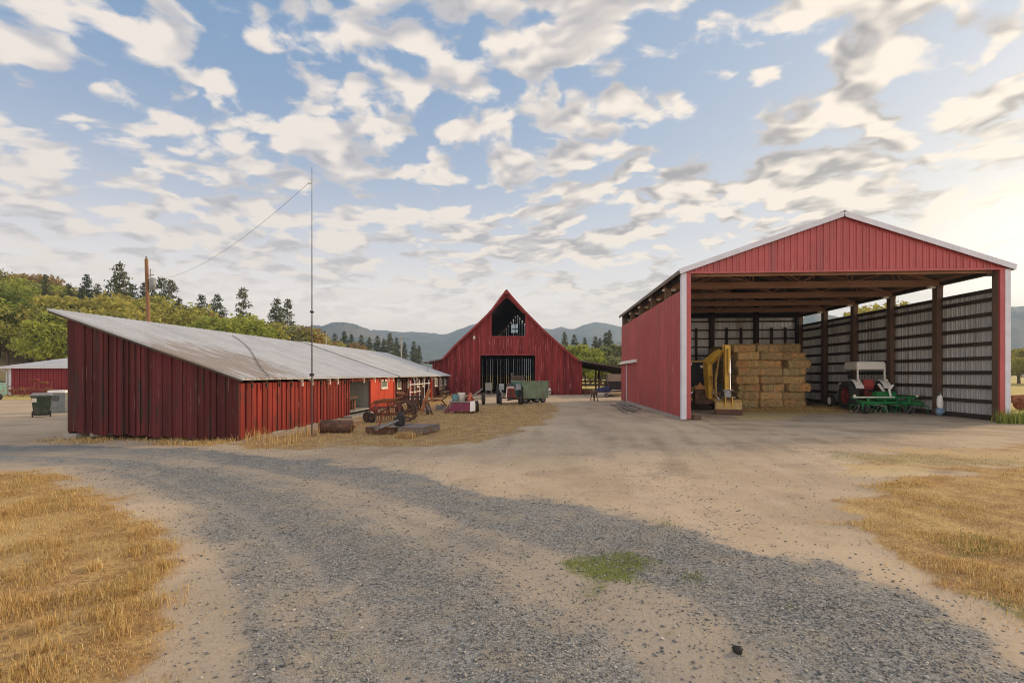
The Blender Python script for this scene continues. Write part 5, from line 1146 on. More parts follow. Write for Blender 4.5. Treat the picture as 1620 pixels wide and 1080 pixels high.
for k in range(16): a = Vector((rd.uniform(-.4, .5), rd.uniform(-.5, .5), rd.uniform(.01, .1))); mb.tube([a, a + Vector((rd.uniform(-.5, .5), rd.uniform(-.4, .4), rd.uniform(.05, .75)))], rd.uniform(.012, .025), 5)
part('rods', mb, M_redrust, o); part('bracket', MB().cbox(.1, 0, .1, .5, .3, .16, (0, .1, .4)), M_rust2, o)
p2 = G(752, 640)
o = thing('old_axle', 'old iron axle with rubber wheel behind the magenta trailer', 'axle', p2, .25)
part('axle_beam', MB().bar((-1.0, 0, .36), (.38, 0, .36), .08, .08).bar((-.35, -.1, .40), (.45, .1, .95), .07, .07).bar((-1.0, 0, .4), (-.9, 0, .75), .06, .06), M_steel, o)
for x in (.48, -1.15): wheel(o, (x, 0, .36), (1, .0, 0), .36, .16, M_rust2)
part('drawbar', MB().bar((-.3, 0, .36), (-.5, -1.1, .3), .07, .07), M_rust2, o)

# ---------------------------------------------------------------- old tractor with red grille
p = G(808, 640.5)
O_ = thing('old_tractor', 'old cream tractor with red grille parked before the barn door', 'tractor', p, .10)   # front towards -Y
part('engine', MB().cbox(0, .55, .62, .42, 1.1, .42).cbox(0, .0, .48, .30, .3, .35), M_black, O_, bevel=.04)
part('hood', MB().hexa([(-.25, -.12, .86), (.25, -.12, .86), (.25, 1.15, .90), (-.25, 1.15, .90), (-.20, -.10, 1.06), (.20, -.10, 1.06), (.19, 1.15, 1.08), (-.19, 1.15, 1.08)]), wmat('faded_cream_hood', (.52, .40, .33), (.42, .28, .22), 4, rough=.6, bump=.05), O_, bevel=.04)
g = MB().hexa([(-.25, -.20, .46), (.25, -.20, .46), (.25, -.12, .46), (-.25, -.12, .46), (-.22, -.17, .98), (.22, -.17, .98), (.22, -.10, .98), (-.22, -.10, .98)])
gr_ = part('grille', g, M_redrust, O_, bevel=.015)
s = MB()
for k in range(5): z = .54 + k * .09; s.box(-.18, .18, -.215 + .007 * k, -.20 + .007 * k, z, z + .018)
s.box(-.015, .015, -.222, -.205, .5, .93); part('grille_bars', s, M_black, gr_)
part('front_frame', MB().hexa([(-.28, -.22, .42), (-.24, -.22, .42), (-.24, -.1, .42), (-.28, -.1, .42), (-.25, -.19, 1.0), (-.21, -.19, 1.0), (-.21, -.09, 1.0), (-.25, -.09, 1.0)]), M_cream, O_)
part('front_axle', MB().bar((-.55, .10, .42), (.55, .10, .42), .09, .10).bar((-.55, .1, .42), (-.55, .1, .24), .06, .06).bar((.55, .1, .42), (.55, .1, .24), .06, .06), M_rust2, O_)
for s in (-1, 1):
    wheel(O_, (s * .60, .10, .26), (1, 0, 0), .26, .15, M_cream)
    wheel(O_, (s * .68, 1.75, .55), (1, 0, 0), .55, .30, M_rust2, lugs=14)
    part('fender', MB().lathe([(.62, -.16), (.66, -.16), (.66, .16), (.62, .16)], (s * .62, 1.75, .55), (1, 0, 0), 26), M_black, O_) if False else None
    mb = MB(); pts = [(s * .52, 1.75 + .66 * math.cos(t_), .55 + .66 * math.sin(t_)) for t_ in [PI * (.1 + .75 * k / 9) for k in range(10)]]
    for a_, b_ in zip(pts[:-1], pts[1:]): mb.bar(a_, b_, .30, .02, (Vector(a_) - Vector((s * .52, 1.75, .55))))
    part('fender', mb, M_steel, O_)
part('transmission', MB().cbox(0, 1.45, .62, .36, .9, .36), M_rust2, O_, bevel=.04)
part('seat', MB().hexa([(-.22, 1.75, .95), (.22, 1.75, .95), (.22, 2.1, .95), (-.22, 2.1, .95), (-.24, 1.75, 1.02), (.24, 1.75, 1.02), (.24, 2.15, 1.25), (-.24, 2.15, 1.25)]), M_black, O_, bevel=.03)
part('steering_wheel', MB().ring((0, 1.42, 1.18), (0, .5, 1), .20, .015, 20, 5).tube([(0, 1.2, .95), (0, 1.42, 1.18)], .02, 6), M_black, O_)
part('exhaust', MB().tube([(-.12, .6, 1.05), (-.12, .6, 1.38)], .03, 8), M_rust, O_); part('loader_arm', MB().bar((-.42, .3, .52), (-.72, 1.6, 1.0), .07, .09).bar((-.42, .3, .52), (-.30, -.05, .66), .06, .06), M_steel, O_)
# ---------------------------------------------------------------- green wagon
p = G(838, 636.5)
N_ = thing('grain_wagon', 'boxy faded green grain wagon parked before the barn', 'wagon', p, .62)
# local: long sides face -Y ; ends face +-X
L2, B2 = .98, .62
mb = MB()
for s in (-1, 1): mb.box(-L2, L2, s * B2 - .025, s * B2 + .025, .30, 1.32)
for k in range(5): x = -L2 + .03 + k * (2 * L2 - .06) / 4; mb.box(x - .03, x + .03, -B2 - .06, -B2 - .026, .28, 1.34)
part('side_panel', mb, M_wgreen, N_)
mb = MB()
for s in (-1, 1): mb.box(s * L2 - .024, s * L2 + .024, -B2 + .026, B2 - .026, .30, 1.32)
for k in range(3): y = -B2 + .1 + k * (2 * B2 - .2) / 2; mb.box(-L2 - .06, -L2 - .025, y - .03, y + .03, .28, 1.34)
part('end_panel', mb, M_teal, N_, label='teal green end panel')
part('top_rail', MB().bar((-L2 - .05, -B2 - .03, 1.36), (L2 + .05, -B2 - .03, 1.36), .09, .06).bar((-L2 - .04, -B2, 1.36), (-L2 - .04, B2, 1.36), .08, .06), M_wgreen, N_)
part('floor', MB().box(-L2 + .03, L2 - .03, -B2 + .03, B2 - .03, .30, .36), M_rust2, N_); part('chassis', MB().box(-L2, L2, -.3, -.2, .20, .30).box(-L2, L2, .2, .3, .20, .30), M_black, N_)
for x in (.20, .66):
    for s in (-1, 1): wheel(N_, (x, s * .5, .21), (0, 1, 0), .21, .15, M_steel)
wheel(N_, (-.72, -.5, .21), (0, 1, 0), .21, .15, M_steel)
part('latch', MB().box(-L2 - .09, -L2 - .06, -.05, .05, .8, .95).box(-L2 - .09, -L2 - .06, -.1, .1, .45, .5), M_cream, N_); part('drawbar', MB().bar((-L2, 0, .28), (-L2 - .7, 0, .2), .07, .07), M_rust2, N_)
o = thing('auger_hopper', 'dark machine hopper standing inside the barn behind the wagon', 'hopper', (atY(820, 47), 47, 0)); part('bin', MB().hexa([(-.5, -.4, .9), (.5, -.4, .9), (.5, .4, .9), (-.5, .4, .9), (-.7, -.6, 1.7), (.7, -.6, 1.7), (.7, .6, 1.7), (-.7, .6, 1.7)]), M_deck, o); part('spout', MB().tube([(-.6, -.3, 1.2), (-.6, -.3, 1.95)], .12, 8), M_steel, o)
for x in (-.45, .45): part('leg', MB().box(x - .04, x + .04, -.3, .3, 0, .9), M_black, o)
q = Vector((atY(869.5, 43.7), 43.72, 0))
o = thing('white_jug', 'white plastic jug standing at the barn wall right of wagon', 'jug', q); part('body', MB().lathe([(0, .05), (.15, .05), (.16, .12), (.16, .38), (.10, .52), (.05, .56), (.05, .62), (0, .62)], (0, 0, .02), (0, 0, 1), 16), M_white, o); part('label', MB().lathe([(.162, .2), (.162, .32)], (0, 0, .02), (0, 0, 1), 16), M_rust2, o)

# ---------------------------------------------------------------- vehicles under the lean-to
p = P(974, 39.6); 
V_ = thing('flatbed_truck', 'dark pickup truck with tan canopy parked under the lean-to', 'truck', (p.x, p.y, 0), -.05)   # rear to camera
M_vd = wmat('truck_black', (.018, .018, .022), (.025, .025, .03), 2, rough=.35, bump=.02); M_tan = wmat('tan_canvas', (.30, .235, .175), (.25, .19, .14), 3, bump=.1)
part('body', MB().box(-.62, 1.1, 0, 4.6, .42, 1.22).box(-.5, 1.0, 2.2, 3.9, 1.22, 1.7), M_vd, V_, bevel=.05)
part('canopy', MB().hexa([(-.60, .05, 1.23), (1.08, .05, 1.23), (1.08, 2.1, 1.23), (-.60, 2.1, 1.23), (-.55, .12, 1.82), (1.03, .12, 1.82), (1.03, 2.1, 1.82), (-.55, 2.1, 1.82)]), M_tan, V_, bevel=.03)
part('bumper', MB().box(-.35, 1.1, -.14, -.02, .50, .58), M_chrome, V_, bevel=.02); part('number_plate', MB().box(-.55, -.05, -.06, -.045, .36, .44), M_cream, V_)
part('tailgate', MB().box(-.55, 1.05, -.03, -.005, .66, 1.15), M_black, V_, bevel=.01)
for x in (-.48, .95):
    for y in (.9, 3.5): wheel(V_, (x, y, .34), (1, 0, 0), .34, .2, M_steel)
for x in (-.58, 1.02): part('tail_lamp', MB().box(x - .05, x + .05, -.035, -.03, .85, 1.1), M_rimred, V_)
part('rack_post', MB().box(-.66, -.63, .3, .36, 1.0, 2.1).box(-.95, -.90, -.1, -.05, .3, 1.9), M_rail, V_)
p = P(953, 39.0)
H_ = thing('covered_boat', 'low boat under a navy tarpaulin left of the parked truck', 'boat', (p.x, p.y, 0), .1)
mb = MB(); secs = [(-.62, .03, .50), (-.45, .25, .62), (0, .34, .74), (.5, .36, .80)]
vsb = []
for x, wy, hz_ in secs:
    for k in range(7): a_ = PI * k / 6; vsb.append((x, -wy * math.cos(a_) * 1.0, .38 + (hz_ - .30) * math.sin(a_) ** .7))
mb.add(vsb, [(i * 7 + k, i * 7 + k + 1, (i + 1) * 7 + k + 1, (i + 1) * 7 + k) for i in range(3) for k in range(6)], True); mb.add(vsb[-7:], [tuple(range(7))])
part('tarpaulin', mb, wmat('navy_tarpaulin', (.02, .022, .06), (.03, .03, .075), 3, rough=.5, bump=.2), H_)
part('hull', MB().hexa([(-.55, -.05, .16), (.5, -.2, .16), (.5, .2, .16), (-.55, .05, .16), (-.64, -.06, .38), (.5, -.37, .38), (.5, .37, .38), (-.64, .06, .38)]), M_cream, H_)
for x in (.25,): wheel(H_, (x, -.36, .16), (0, 1, 0), .16, .1, M_steel)
p = G(940, 634)
o = thing('saw_horse', 'dark wooden sawhorse standing in front of the covered boat', 'sawhorse', p, .5); part('beam', MB().bar((-.05, -.3, .55), (.05, .35, .58), .22, .26), M_rust2, o)
for x, y in ((-.14, -.2), (.14, -.2), (-.12, .25), (.16, .25)): part('leg', MB().bar((x, y, 0), (x * .5, y * .8, .46), .05, .05), M_black, o)
# pipes and boards by the metal shed's back corner
rd = random.Random(8)
for k, (x0, y0, x1, y1) in enumerate(((968, 641, 1004, 652), (976, 640, 1012, 648), (972, 644, 990, 655), (985, 643, 1008, 653), (982, 640, 1000, 645))):
    a_, b_ = G(x0, y0), G(x1, y1); mid = (a_ + b_) / 2
    pts = [a_.lerp(b_, f / 5) + Vector((rd.uniform(-.08, .08), rd.uniform(-.08, .08), .05 + rd.uniform(0, .05) + .02 * k)) for f in range(6)]
    single('drain_pipe', MB().tube(pts, .045, 7), solid('pipe_grey', (.22, .19, .16)) if k == 0 else bpy.data.materials['pipe_grey'], 'weathered grey pipe in the loose pile beside the metal shed door', 'pipe', mid, 'pipes lying by the sliding door')

# ---------------------------------------------------------------- backhoe
p = P(1114, 23.2); XR = -.24
X_ = thing('backhoe_loader', 'yellow backhoe with folded boom parked in the open shed', 'digger', (p.x, p.y, 0), XR)   # tail towards -Y
def loc(px, py, t): q = P(px, t, zat(py, t)); return Matrix.Rotation(-XR, 3, 'Z') @ (q - Vector((p.x, p.y, 0)))
tb = 24.2
part('chassis', MB().box(-.55, .55, 2.0, 5.2, .55, 1.0).box(-.75, .75, 1.9, 2.3, .5, 1.05), M_yeld, X_, bevel=.04)
part('rear_frame', MB().box(-.85, .85, 1.35, 1.55, .35, .95).box(-.35, .45, .95, 1.34, .35, 1.05), M_rust2, X_, bevel=.03)
cab = part('cab', MB().box(-.70, .62, 2.35, 3.6, 1.0, 1.15).box(-.72, .64, 2.3, 3.7, 2.42, 2.52), M_yeld, X_, bevel=.03)
mb = MB()
for x in (-.67, .59):
    for y in (2.37, 3.58): mb.box(x - .05, x + .05, y - .05, y + .05, 1.15, 2.42)
part('cab_post', mb, M_black, cab); dgl = newmat('dark_glass')[0]
for y in (2.38, 3.55): part('cab_glass', MB().box(-.61, .53, y, y + .02, 1.15, 2.42), dgl, cab)
bpy.data.materials['dark_glass'].node_tree.nodes['Principled BSDF'].inputs['Base Color'].default_value = (.010, .011, .013, 1); bpy.data.materials['dark_glass'].node_tree.nodes['Principled BSDF'].inputs['Roughness'].default_value = .45; bpy.data.materials['dark_glass'].node_tree.nodes['Principled BSDF'].inputs['Specular IOR Level'].default_value = .2
for x in (-.5, .42, .02): part('work_lamp', MB().lathe([(0, 0), (.07, 0), (.08, .06), (0, .07)], (x, 2.3, 2.33 if x != .02 else 2.2), (0, -1, 0), 12), M_white, X_)
part('seat', MB().box(-.25, .25, 2.7, 3.1, 1.15, 1.55), M_black, X_, bevel=.05)
part('control_box', MB().box(-.35, .3, 1.56, 1.9, .95, 1.25), M_yeld, X_, bevel=.03)
part('warning_triangle', MB().prism([(-.2, 0), (.2, 0), (0, .34)], (-.1, 1.33, 1.08), (1, 0, 0), (0, 0, 1), (0, -.012, 0)), wmat('triangle_orange', (.62, .28, .10), (.55, .24, .10), 4), X_)
for s in (-1, 1):
    wheel(X_, (s * .80, 2.75, .66), (1, 0, 0), .66, .42, M_yeld, lugs=16); wheel(X_, (s * .75, 4.9, .42), (1, 0, 0), .42, .28, M_yeld)
    sb = part('stabiliser', MB().bar((s * .5, 1.2, .6), (s * 1.05, 1.0, .28), .14, .16).cbox(s * 1.08, 1.0, .10, .40, .42, .05).bar((s * 1.06, 1.0, .1), (s * 1.05, 1.0, .3), .1, .1), M_yeld, X_)
    part('ram', MB().tube([(s * .45, 1.15, .95), (s * .9, 1.02, .42)], .035, 8), M_chrome, sb)
# boom in side view lies nearly in the picture plane: swung to the right
bo = Vector(loc(1122, 630, 24.0)); el = Vector(loc(1119, 573, 23.4)); tipb = Vector(loc(1146, 551, 22.7))
def boxbeam(mb, pts, ws, hs, side):
    side = Vector(side).normalized(); n_ = len(pts); vs = []
    for i in range(n_):
        d = (pts[min(i + 1, n_ - 1)] - pts[max(i - 1, 0)]).normalized(); up_ = d.cross(side).normalized()
        for a_, b_ in ((-1, -1), (1, -1), (1, 1), (-1, 1)): vs.append(pts[i] + side * a_ * ws[i] / 2 + up_ * b_ * hs[i] / 2)
    fs = [(i * 4 + k, i * 4 + (k + 1) % 4, (i + 1) * 4 + (k + 1) % 4, (i + 1) * 4 + k) for i in range(n_ - 1) for k in range(4)] + [(3, 2, 1, 0), tuple((n_ - 1) * 4 + k for k in range(4))]
    mb.add(vs, fs); return mb
sideb = Vector((.62, -.78, 0)).cross(Vector((0, 0, 1)))
mid1 = bo.lerp(el, .55)
bm_ = part('boom', boxbeam(MB(), [bo, mid1, el, el.lerp(tipb, .45), tipb], [.24, .26, .28, .26, .22], [.22, .36, .40, .34, .20], (.80, .6, 0)), M_yel, X_, bevel=.02)
# lettering stands vertically on the boom
def text(par, s, size, locv, rot, mat, name='lettering'):
    cu = bpy.data.curves.new(name, 'FONT'); cu.body = s; cu.size = size; cu.align_x = 'CENTER'; cu.extrude = .004
    ob = bpy.data.objects.new('tmp_text', cu); col.objects.link(ob); bpy.context.view_layer.update()
    dg = bpy.context.evaluated_depsgraph_get(); me = bpy.data.meshes.new_from_object(ob.evaluated_get(dg)); col.objects.unlink(ob); bpy.data.objects.remove(ob)
    me.materials.clear(); me.materials.append(mat); me.name = name
    o = bpy.data.objects.new(name, me); link(o, par); o.location = locv; o.rotation_euler = rot; return o
text(bm_, 'CASE', .17, mid1 + Vector((.155, -.262, -.05)), (PI / 2, -PI / 2 - .02, .0), M_black)
ram0 = bo + Vector((.1, -.05, .35)); part('boom_ram', MB().tube([bo + Vector((.28, -.2, .1)), bo.lerp(el, .5) + Vector((.3, -.22, .1)), tipb + Vector((-.2, .0, -.25))], [.06, .06, .035], 8), M_yeld, bm_)
part('knuckle_plate', MB().cbox(*(tipb + Vector((.05, 0, -.02))), .30, .26, .36), M_yel, bm_, bevel=.03); part('pivot_pin', MB().tube([tipb + Vector((-.2, 0, 0)), tipb + Vector((.28, -.05, 0))], .06, 10), M_black, bm_)
td = 22.55; dk0 = Vector(loc(1150, 548, td)); dk1 = Vector(loc(1150, 617, td - .15))
dip = part('dipper', boxbeam(MB(), [dk0 + Vector((0, 0, .05)), dk0.lerp(dk1, .25), dk1], [.24, .28, .20], [.26, .32, .20], (1, .15, 0)), M_yel, X_, bevel=.015)
part('bucket_ram', MB().tube([dk0 + Vector((.08, -.24, -.35)), dk0.lerp(dk1, .62) + Vector((.10, -.24, 0))], .055, 10).tube([dk0.lerp(dk1, .62) + Vector((.10, -.24, 0)), dk1 + Vector((.12, -.20, .02))], .03, 8), M_chrome, dip)
part('ram_sleeve', MB().tube([dk0 + Vector((.06, -.22, -.12)), dk0.lerp(dk1, .6) + Vector((.06, -.22, 0))], .075, 10), M_yel, dip); part('hose', MB().tube([dk0 + Vector((.2, -.1, -.2)), dk0.lerp(dk1, .3) + Vector((.27, -.12, 0)), dk0.lerp(dk1, .6) + Vector((.2, -.12, 0))], .018, 6), M_black, dip)
part('linkage', MB().bar(dk1 + Vector((.0, -.1, .0)), dk1 + Vector((.02, -.18, -.32)), .28, .09).bar(dk1 + Vector((.05, .02, .02)), dk1 + Vector((.05, .06, -.36)), .22, .10).tube([dk1 + Vector((-.18, -.1, -.0)), dk1 + Vector((.26, -.1, 0))], .04, 8).tube([dk1 + Vector((-.2, -.1, -.32)), dk1 + Vector((.34, -.1, -.32))], .05, 8), M_steel, dip)
bc = Vector(loc(1151, 641, 22.3)); bz = bc.z
bk = MB(); bx0, bx1 = bc.x - .54, bc.x + .56; by = bc.y
prof_b = [(by + .42, .05), (by + .05, .0), (by - .28, .04), (by - .40, .22), (by - .30, .52), (by - .02, .66)]
inn = [(y + (.03 if y < by else -.0), z + .025) for y, z in prof_b]
for x0, x1 in ((bx0 + .03, bx1 - .03),):
    for (a, b_) in zip(prof_b[:-1], prof_b[1:]): bk.hexa([(x0, a[0], a[1]), (x1, a[0], a[1]), (x1, b_[0], b_[1]), (x0, b_[0], b_[1]), (x0, a[0] + .02, a[1] + .03), (x1, a[0] + .02, a[1] + .03), (x1, b_[0] + .03, b_[1] + .02), (x0, b_[0] + .03, b_[1] + .02)])
for x in (bx0, bx1 - .03): bk.prism(prof_b, (x, 0, 0), (0, 1, 0), (0, 0, 1), (.03, 0, 0))
bko = part('bucket', bk, M_yeld, X_)
for ex in (-.14, .14): part('bucket_ear', MB().box(bc.x + ex, bc.x + ex + .04, by - .40, by - .05, .35, .80), M_yel, bko)
part('wear_plate', MB().hexa([(bx0 - .004, by - .42, .02), (bx1 + .004, by - .42, .02), (bx1 + .004, by - .25, .0), (bx0 - .004, by - .25, .0), (bx0 - .004, by - .435, .25), (bx1 + .004, by - .435, .25), (bx1 + .004, by - .41, .25), (bx0 - .004, by - .41, .25)]), M_rust2, bko)
for k in range(5): part('tooth', MB().bar((bx0 + .1 + k * .225, by + .35, .05), (bx0 + .1 + k * .225, by + .58, .02), .08, .05), M_steel, bko)

# ---------------------------------------------------------------- hay bales
M_hay = wmat('hay', (.60, .43, .215), (.40, .275, .13), 9, (1, 1, 2.2), stains=(((.50, .40, .20), 1.3, (1, 1, 1), .58, .74), ((.66, .37, .16), 1.6, (1, 1, 1), .56, .70), ((.22, .14, .06), 14, (1, 1, 3), .60, .74)), rough=1, bump=1.0, bscale=55, rnd=True)
M_twine = solid('twine', (.20, .16, .10))
def bale_mesh(seed, Lb=1.27, Wb=1.05, Hb=.43):
    r_ = np.random.default_rng(seed); nx_, ny_, nz_ = 15, 10, 6
    mb = MB(); grid = {}
    def pnt(i, j, k):
        key = (i, j, k)
        if key in grid: return grid[key]
        x, y, z = -Lb / 2 + Lb * i / nx_, -Wb / 2 + Wb * j / ny_, Hb * k / nz_
        ex = 1 - .04 * ((2 * k / nz_ - 1) ** 4); 
        str_ = .018 * sum(math.exp(-((x - q) / .05) ** 2) for q in (-.32, 0, .32))
        d = r_.normal(0, .020, 3); cyy = 1 - .0 - str_
        rd_ = .035 if (i in (0, nx_)) + (j in (0, ny_)) + (k in (0, nz_)) >= 2 else 0
        sx = (1 - rd_); mb.v.append((x * ex * sx + d[0], y * cyy * (1 - rd_) + d[1], Hb / 2 + (z - Hb / 2) * (1 - rd_ * 1.2) * cyy + d[2])); grid[key] = len(mb.v) - 1; return grid[key]
    def face(f):
        mb.f.append(tuple(pnt(*q) for q in f)); mb.sm.append(True)
    for i in range(nx_):
        for k in range(nz_):
            face(((i, 0, k), (i + 1, 0, k), (i + 1, 0, k + 1), (i, 0, k + 1))); face(((i + 1, ny_, k), (i, ny_, k), (i, ny_, k + 1), (i + 1, ny_, k + 1)))
        for j in range(ny_):
            face(((i, j, 0), (i, j + 1, 0), (i + 1, j + 1, 0), (i + 1, j, 0))); face(((i, j, nz_), (i + 1, j, nz_), (i + 1, j + 1, nz_), (i, j + 1, nz_)))
    for j in range(ny_):
        for k in range(nz_):
            face(((0, j + 1, k), (0, j, k), (0, j, k + 1), (0, j + 1, k + 1))); face(((nx_, j, k), (nx_, j + 1, k), (nx_, j + 1, k + 1), (nx_, j, k + 1)))
    # straw ends sticking out
    for q in range(760):
        s_ = r_.integers(0, 3)
        if s_ == 0: a = np.array([r_.uniform(-Lb / 2, Lb / 2), -Wb / 2, r_.uniform(.02, Hb)]); n_ = np.array([0, -1, 0])
        elif s_ == 1: sg = r_.choice((-1, 1)); a = np.array([sg * Lb / 2, r_.uniform(-Wb / 2, Wb / 2), r_.uniform(.02, Hb)]); n_ = np.array([sg, 0, 0])
        else: a = np.array([r_.uniform(-Lb / 2, Lb / 2), r_.uniform(-Wb / 2, Wb / 2), Hb]); n_ = np.array([0, 0, 1])
        d = n_ * r_.uniform(.01, .10) + r_.normal(0, .075, 3); b1 = r_.normal(0, .008, 3)
        a = a - n_ * .02
        mb.add([a - b1, a + b1, a + d], [(0, 1, 2)])
    return mb
bales = []
for sd in (1, 2, 3):
    o = thing('hay_bale', '', 'hay bale'); part('hay', bale_mesh(sd), M_hay, o)
    for q in (-.32, 0, .32): part('twine', MB().tube([(q, -.527, .02), (q, -.527, .41), (q, .527, .415), (q, .527, .015), (q, -.527, .02)], .005, 4), M_twine, o)
    bales.append(o)
rd = random.Random(12); usedb = set()
def bale(x, y, z, rz_, lab, grp, sx=1.0):
    k = rd.randrange(3)
    if k in usedb: o = copy_tree(bales[k])
    else: o = bales[k]; usedb.add(k)
    o.location = (x, y, z); o.rotation_euler = (rd.uniform(-.03, .03), rd.uniform(-.03, .03), rz_ + rd.uniform(-.07, .07)); o.scale = (sx, 1, rd.uniform(.98, 1.03))
    o['label'] = lab; o['group'] = grp; return o
t_ = 27.4; fx = [atY(px, 27.6) for px in (1165, 1273)]; wcol = (fx[1] - fx[0]) / 3
rows = ['bottom row', 'second row from the bottom', 'third row from the bottom', 'fourth row from the bottom', 'fourth row from the top', 'third row from the top', 'second row from the top', 'top row']; cols = ['left', 'middle', 'right']
for r_ in range(8):
    sh = rd.uniform(-.10, .12) + (.10 if r_ in (2, 5) else 0)
    for c_ in range(3):
        dx_ = sh + rd.uniform(-.07, .07) + (.16 if (c_ == 2 and r_ in (5, 2, 0)) else 0) - (.14 if r_ >= 6 and c_ == 2 else 0)
        bale(fx[0] + (c_ + .5) * wcol + dx_, 28.1 + rd.uniform(-.16, .14), r_ * .428, 0 if rd.random() < .6 else PI, 'front hay bale in the %s, %s column of the stack' % (rows[r_], cols[c_]), 'hay bales stacked in the open shed', wcol / 1.27 * .99)
    for d_ in range(1, 4):
        bale(fx[0] + .5 * wcol + rd.uniform(-.06, .06), 28.1 + 1.06 * d_, r_ * .428, 0, 'flank hay bale in the %s, %s behind the front' % (rows[r_], ('just', 'two bales', 'three bales')[d_ - 1]), 'hay bales stacked in the open shed', wcol / 1.27 * .99)

# ---------------------------------------------------------------- white canopied tractor and green tedder
def rel(px, py, t, base): return P(px, t, zat(py, t)) - Vector(base)
pw_ = P(1373, 24.6)
Y_ = thing('canopy_tractor', 'white tractor with sunshade canopy and dark red wheels', 'tractor', (pw_.x, pw_.y, 0), -.10)  # local +Y is forward
for s in (-1, 1):
    wheel(Y_, (s * .80, .15, .72), (1, 0, 0), .72, .42, M_rimred, lugs=16)
    wheel(Y_, (s * .66, 2.35, .36), (1, 0, 0), .36, .20, M_cream)
    mb = MB(); cc = Vector((s * .62, .15, .72)); pts = [cc + Vector((0, .82 * math.cos(a_), .82 * math.sin(a_))) for a_ in [PI * (.12 + .72 * k / 9) for k in range(10)]]
    for a_, b_ in zip(pts[:-1], pts[1:]): mb.bar(a_, b_, .36, .025, ((a_ + b_) / 2 - cc))
    part('fender', mb, M_cream, Y_)
part('transmission', MB().cbox(0, .55, .75, .5, 1.5, .5), M_rimred, Y_, bevel=.05); part('engine', MB().cbox(0, 1.75, .80, .45, 1.1, .5), M_black, Y_, bevel=.05)
hd = part('hood', MB().hexa([(-.30, 1.05, 1.0), (.30, 1.05, 1.0), (.28, 2.5, .95), (-.28, 2.5, .95), (-.27, 1.05, 1.42), (.27, 1.05, 1.42), (.24, 2.5, 1.36), (-.24, 2.5, 1.36)]), M_cream, Y_, bevel=.05)
part('nose', MB().hexa([(-.29, 2.2, .55), (.29, 2.2, .55), (.28, 2.5, .55), (-.28, 2.5, .55), (-.29, 2.2, .96), (.29, 2.2, .96), (.28, 2.5, .94), (-.28, 2.5, .94)]), M_cream, Y_, bevel=.03)
text(hd, 'DAVID BROWN', .13, Vector((-.293, 1.8, 1.18)), (PI / 2 - .09, 0, -PI / 2), M_black)
part('seat', MB().cbox(0, .18, 1.12, .5, .45, .14).cbox(0, -.05, 1.34, .5, .12, .42, (-.15, 0, 0)), wmat('red_seat', (.42, .06, .05), (.34, .05, .045), 4, rough=.6), Y_, bevel=.05)
part('steering_wheel', MB().ring((0, .85, 1.42), (0, -.5, 1), .22, .018, 20, 5).tube([(0, 1.05, 1.2), (0, .85, 1.42)], .025, 6), M_black, Y_); part('exhaust', MB().tube([(-.05, 1.7, 1.38), (-.05, 1.7, 1.95)], .04, 8).tube([(-.05, 1.7, 1.5), (-.05, 1.7, 1.75)], .07, 10), M_black, Y_)
cp_ = part('canopy', MB().hexa([(-.66, -.35, 2.02), (.66, -.35, 2.02), (.66, 1.0, 2.02), (-.66, 1.0, 2.02), (-.64, -.33, 2.44), (.64, -.33, 2.44), (.64, 1.0, 2.44), (-.64, 1.0, 2.44)]), M_cream, Y_, bevel=.09)
for s in (-1, 1): part('canopy_post', MB().bar((s * .60, -.28, 1.1), (s * .60, -.28, 2.08), .07, .06), M_cream, Y_); part('fender_lamp', MB().cbox(s * .62, -.40, 1.50, .12, .06, .12), M_white, Y_)
part('lift_arms', MB().bar((-.35, -.1, .7), (-.40, -.85, .55), .06, .08).bar((.35, -.1, .7), (.40, -.85, .55), .06, .08).bar((0, -.1, 1.0), (0, -.85, .95), .06, .06), M_black, Y_)
pt = P(1400, 22.9)
Z_ = thing('hay_tedder', 'green rotary hay tedder with spring tines behind the white tractor', 'tedder', (pt.x, pt.y, 0), .06)
part('beam', MB().bar((-1.55, 0, .74), (1.5, 0, .74), .09, .09), M_grn2, Z_, bevel=.01); part('pale_guard', MB().bar((-1.5, -.07, .74), (.4, -.07, .745), .04, .05), M_cream, Z_)
part('headstock', MB().hexa([(-.3, .1, .6), (.75, .1, .6), (.75, .6, .6), (-.3, .6, .6), (-.2, .2, 1.0), (.65, .2, 1.0), (.65, .5, 1.0), (-.2, .5, 1.0)]), M_grn2, Z_, bevel=.03); part('mast', MB().bar((.25, .3, .9), (.15, .6, 1.35), .08, .08).tube([(.35, .1, .72), (.2, .0, 1.1), (.45, .1, 1.3)], .05, 8), M_cream, Z_)
for s, x in ((-1, -1.45), (1, 1.45)): part('end_reflector', MB().lathe([(0, -.02), (.07, -.02), (.07, .02), (0, .02)], (x, -.06, .80), (0, 1, 0), 12), M_white, Z_)
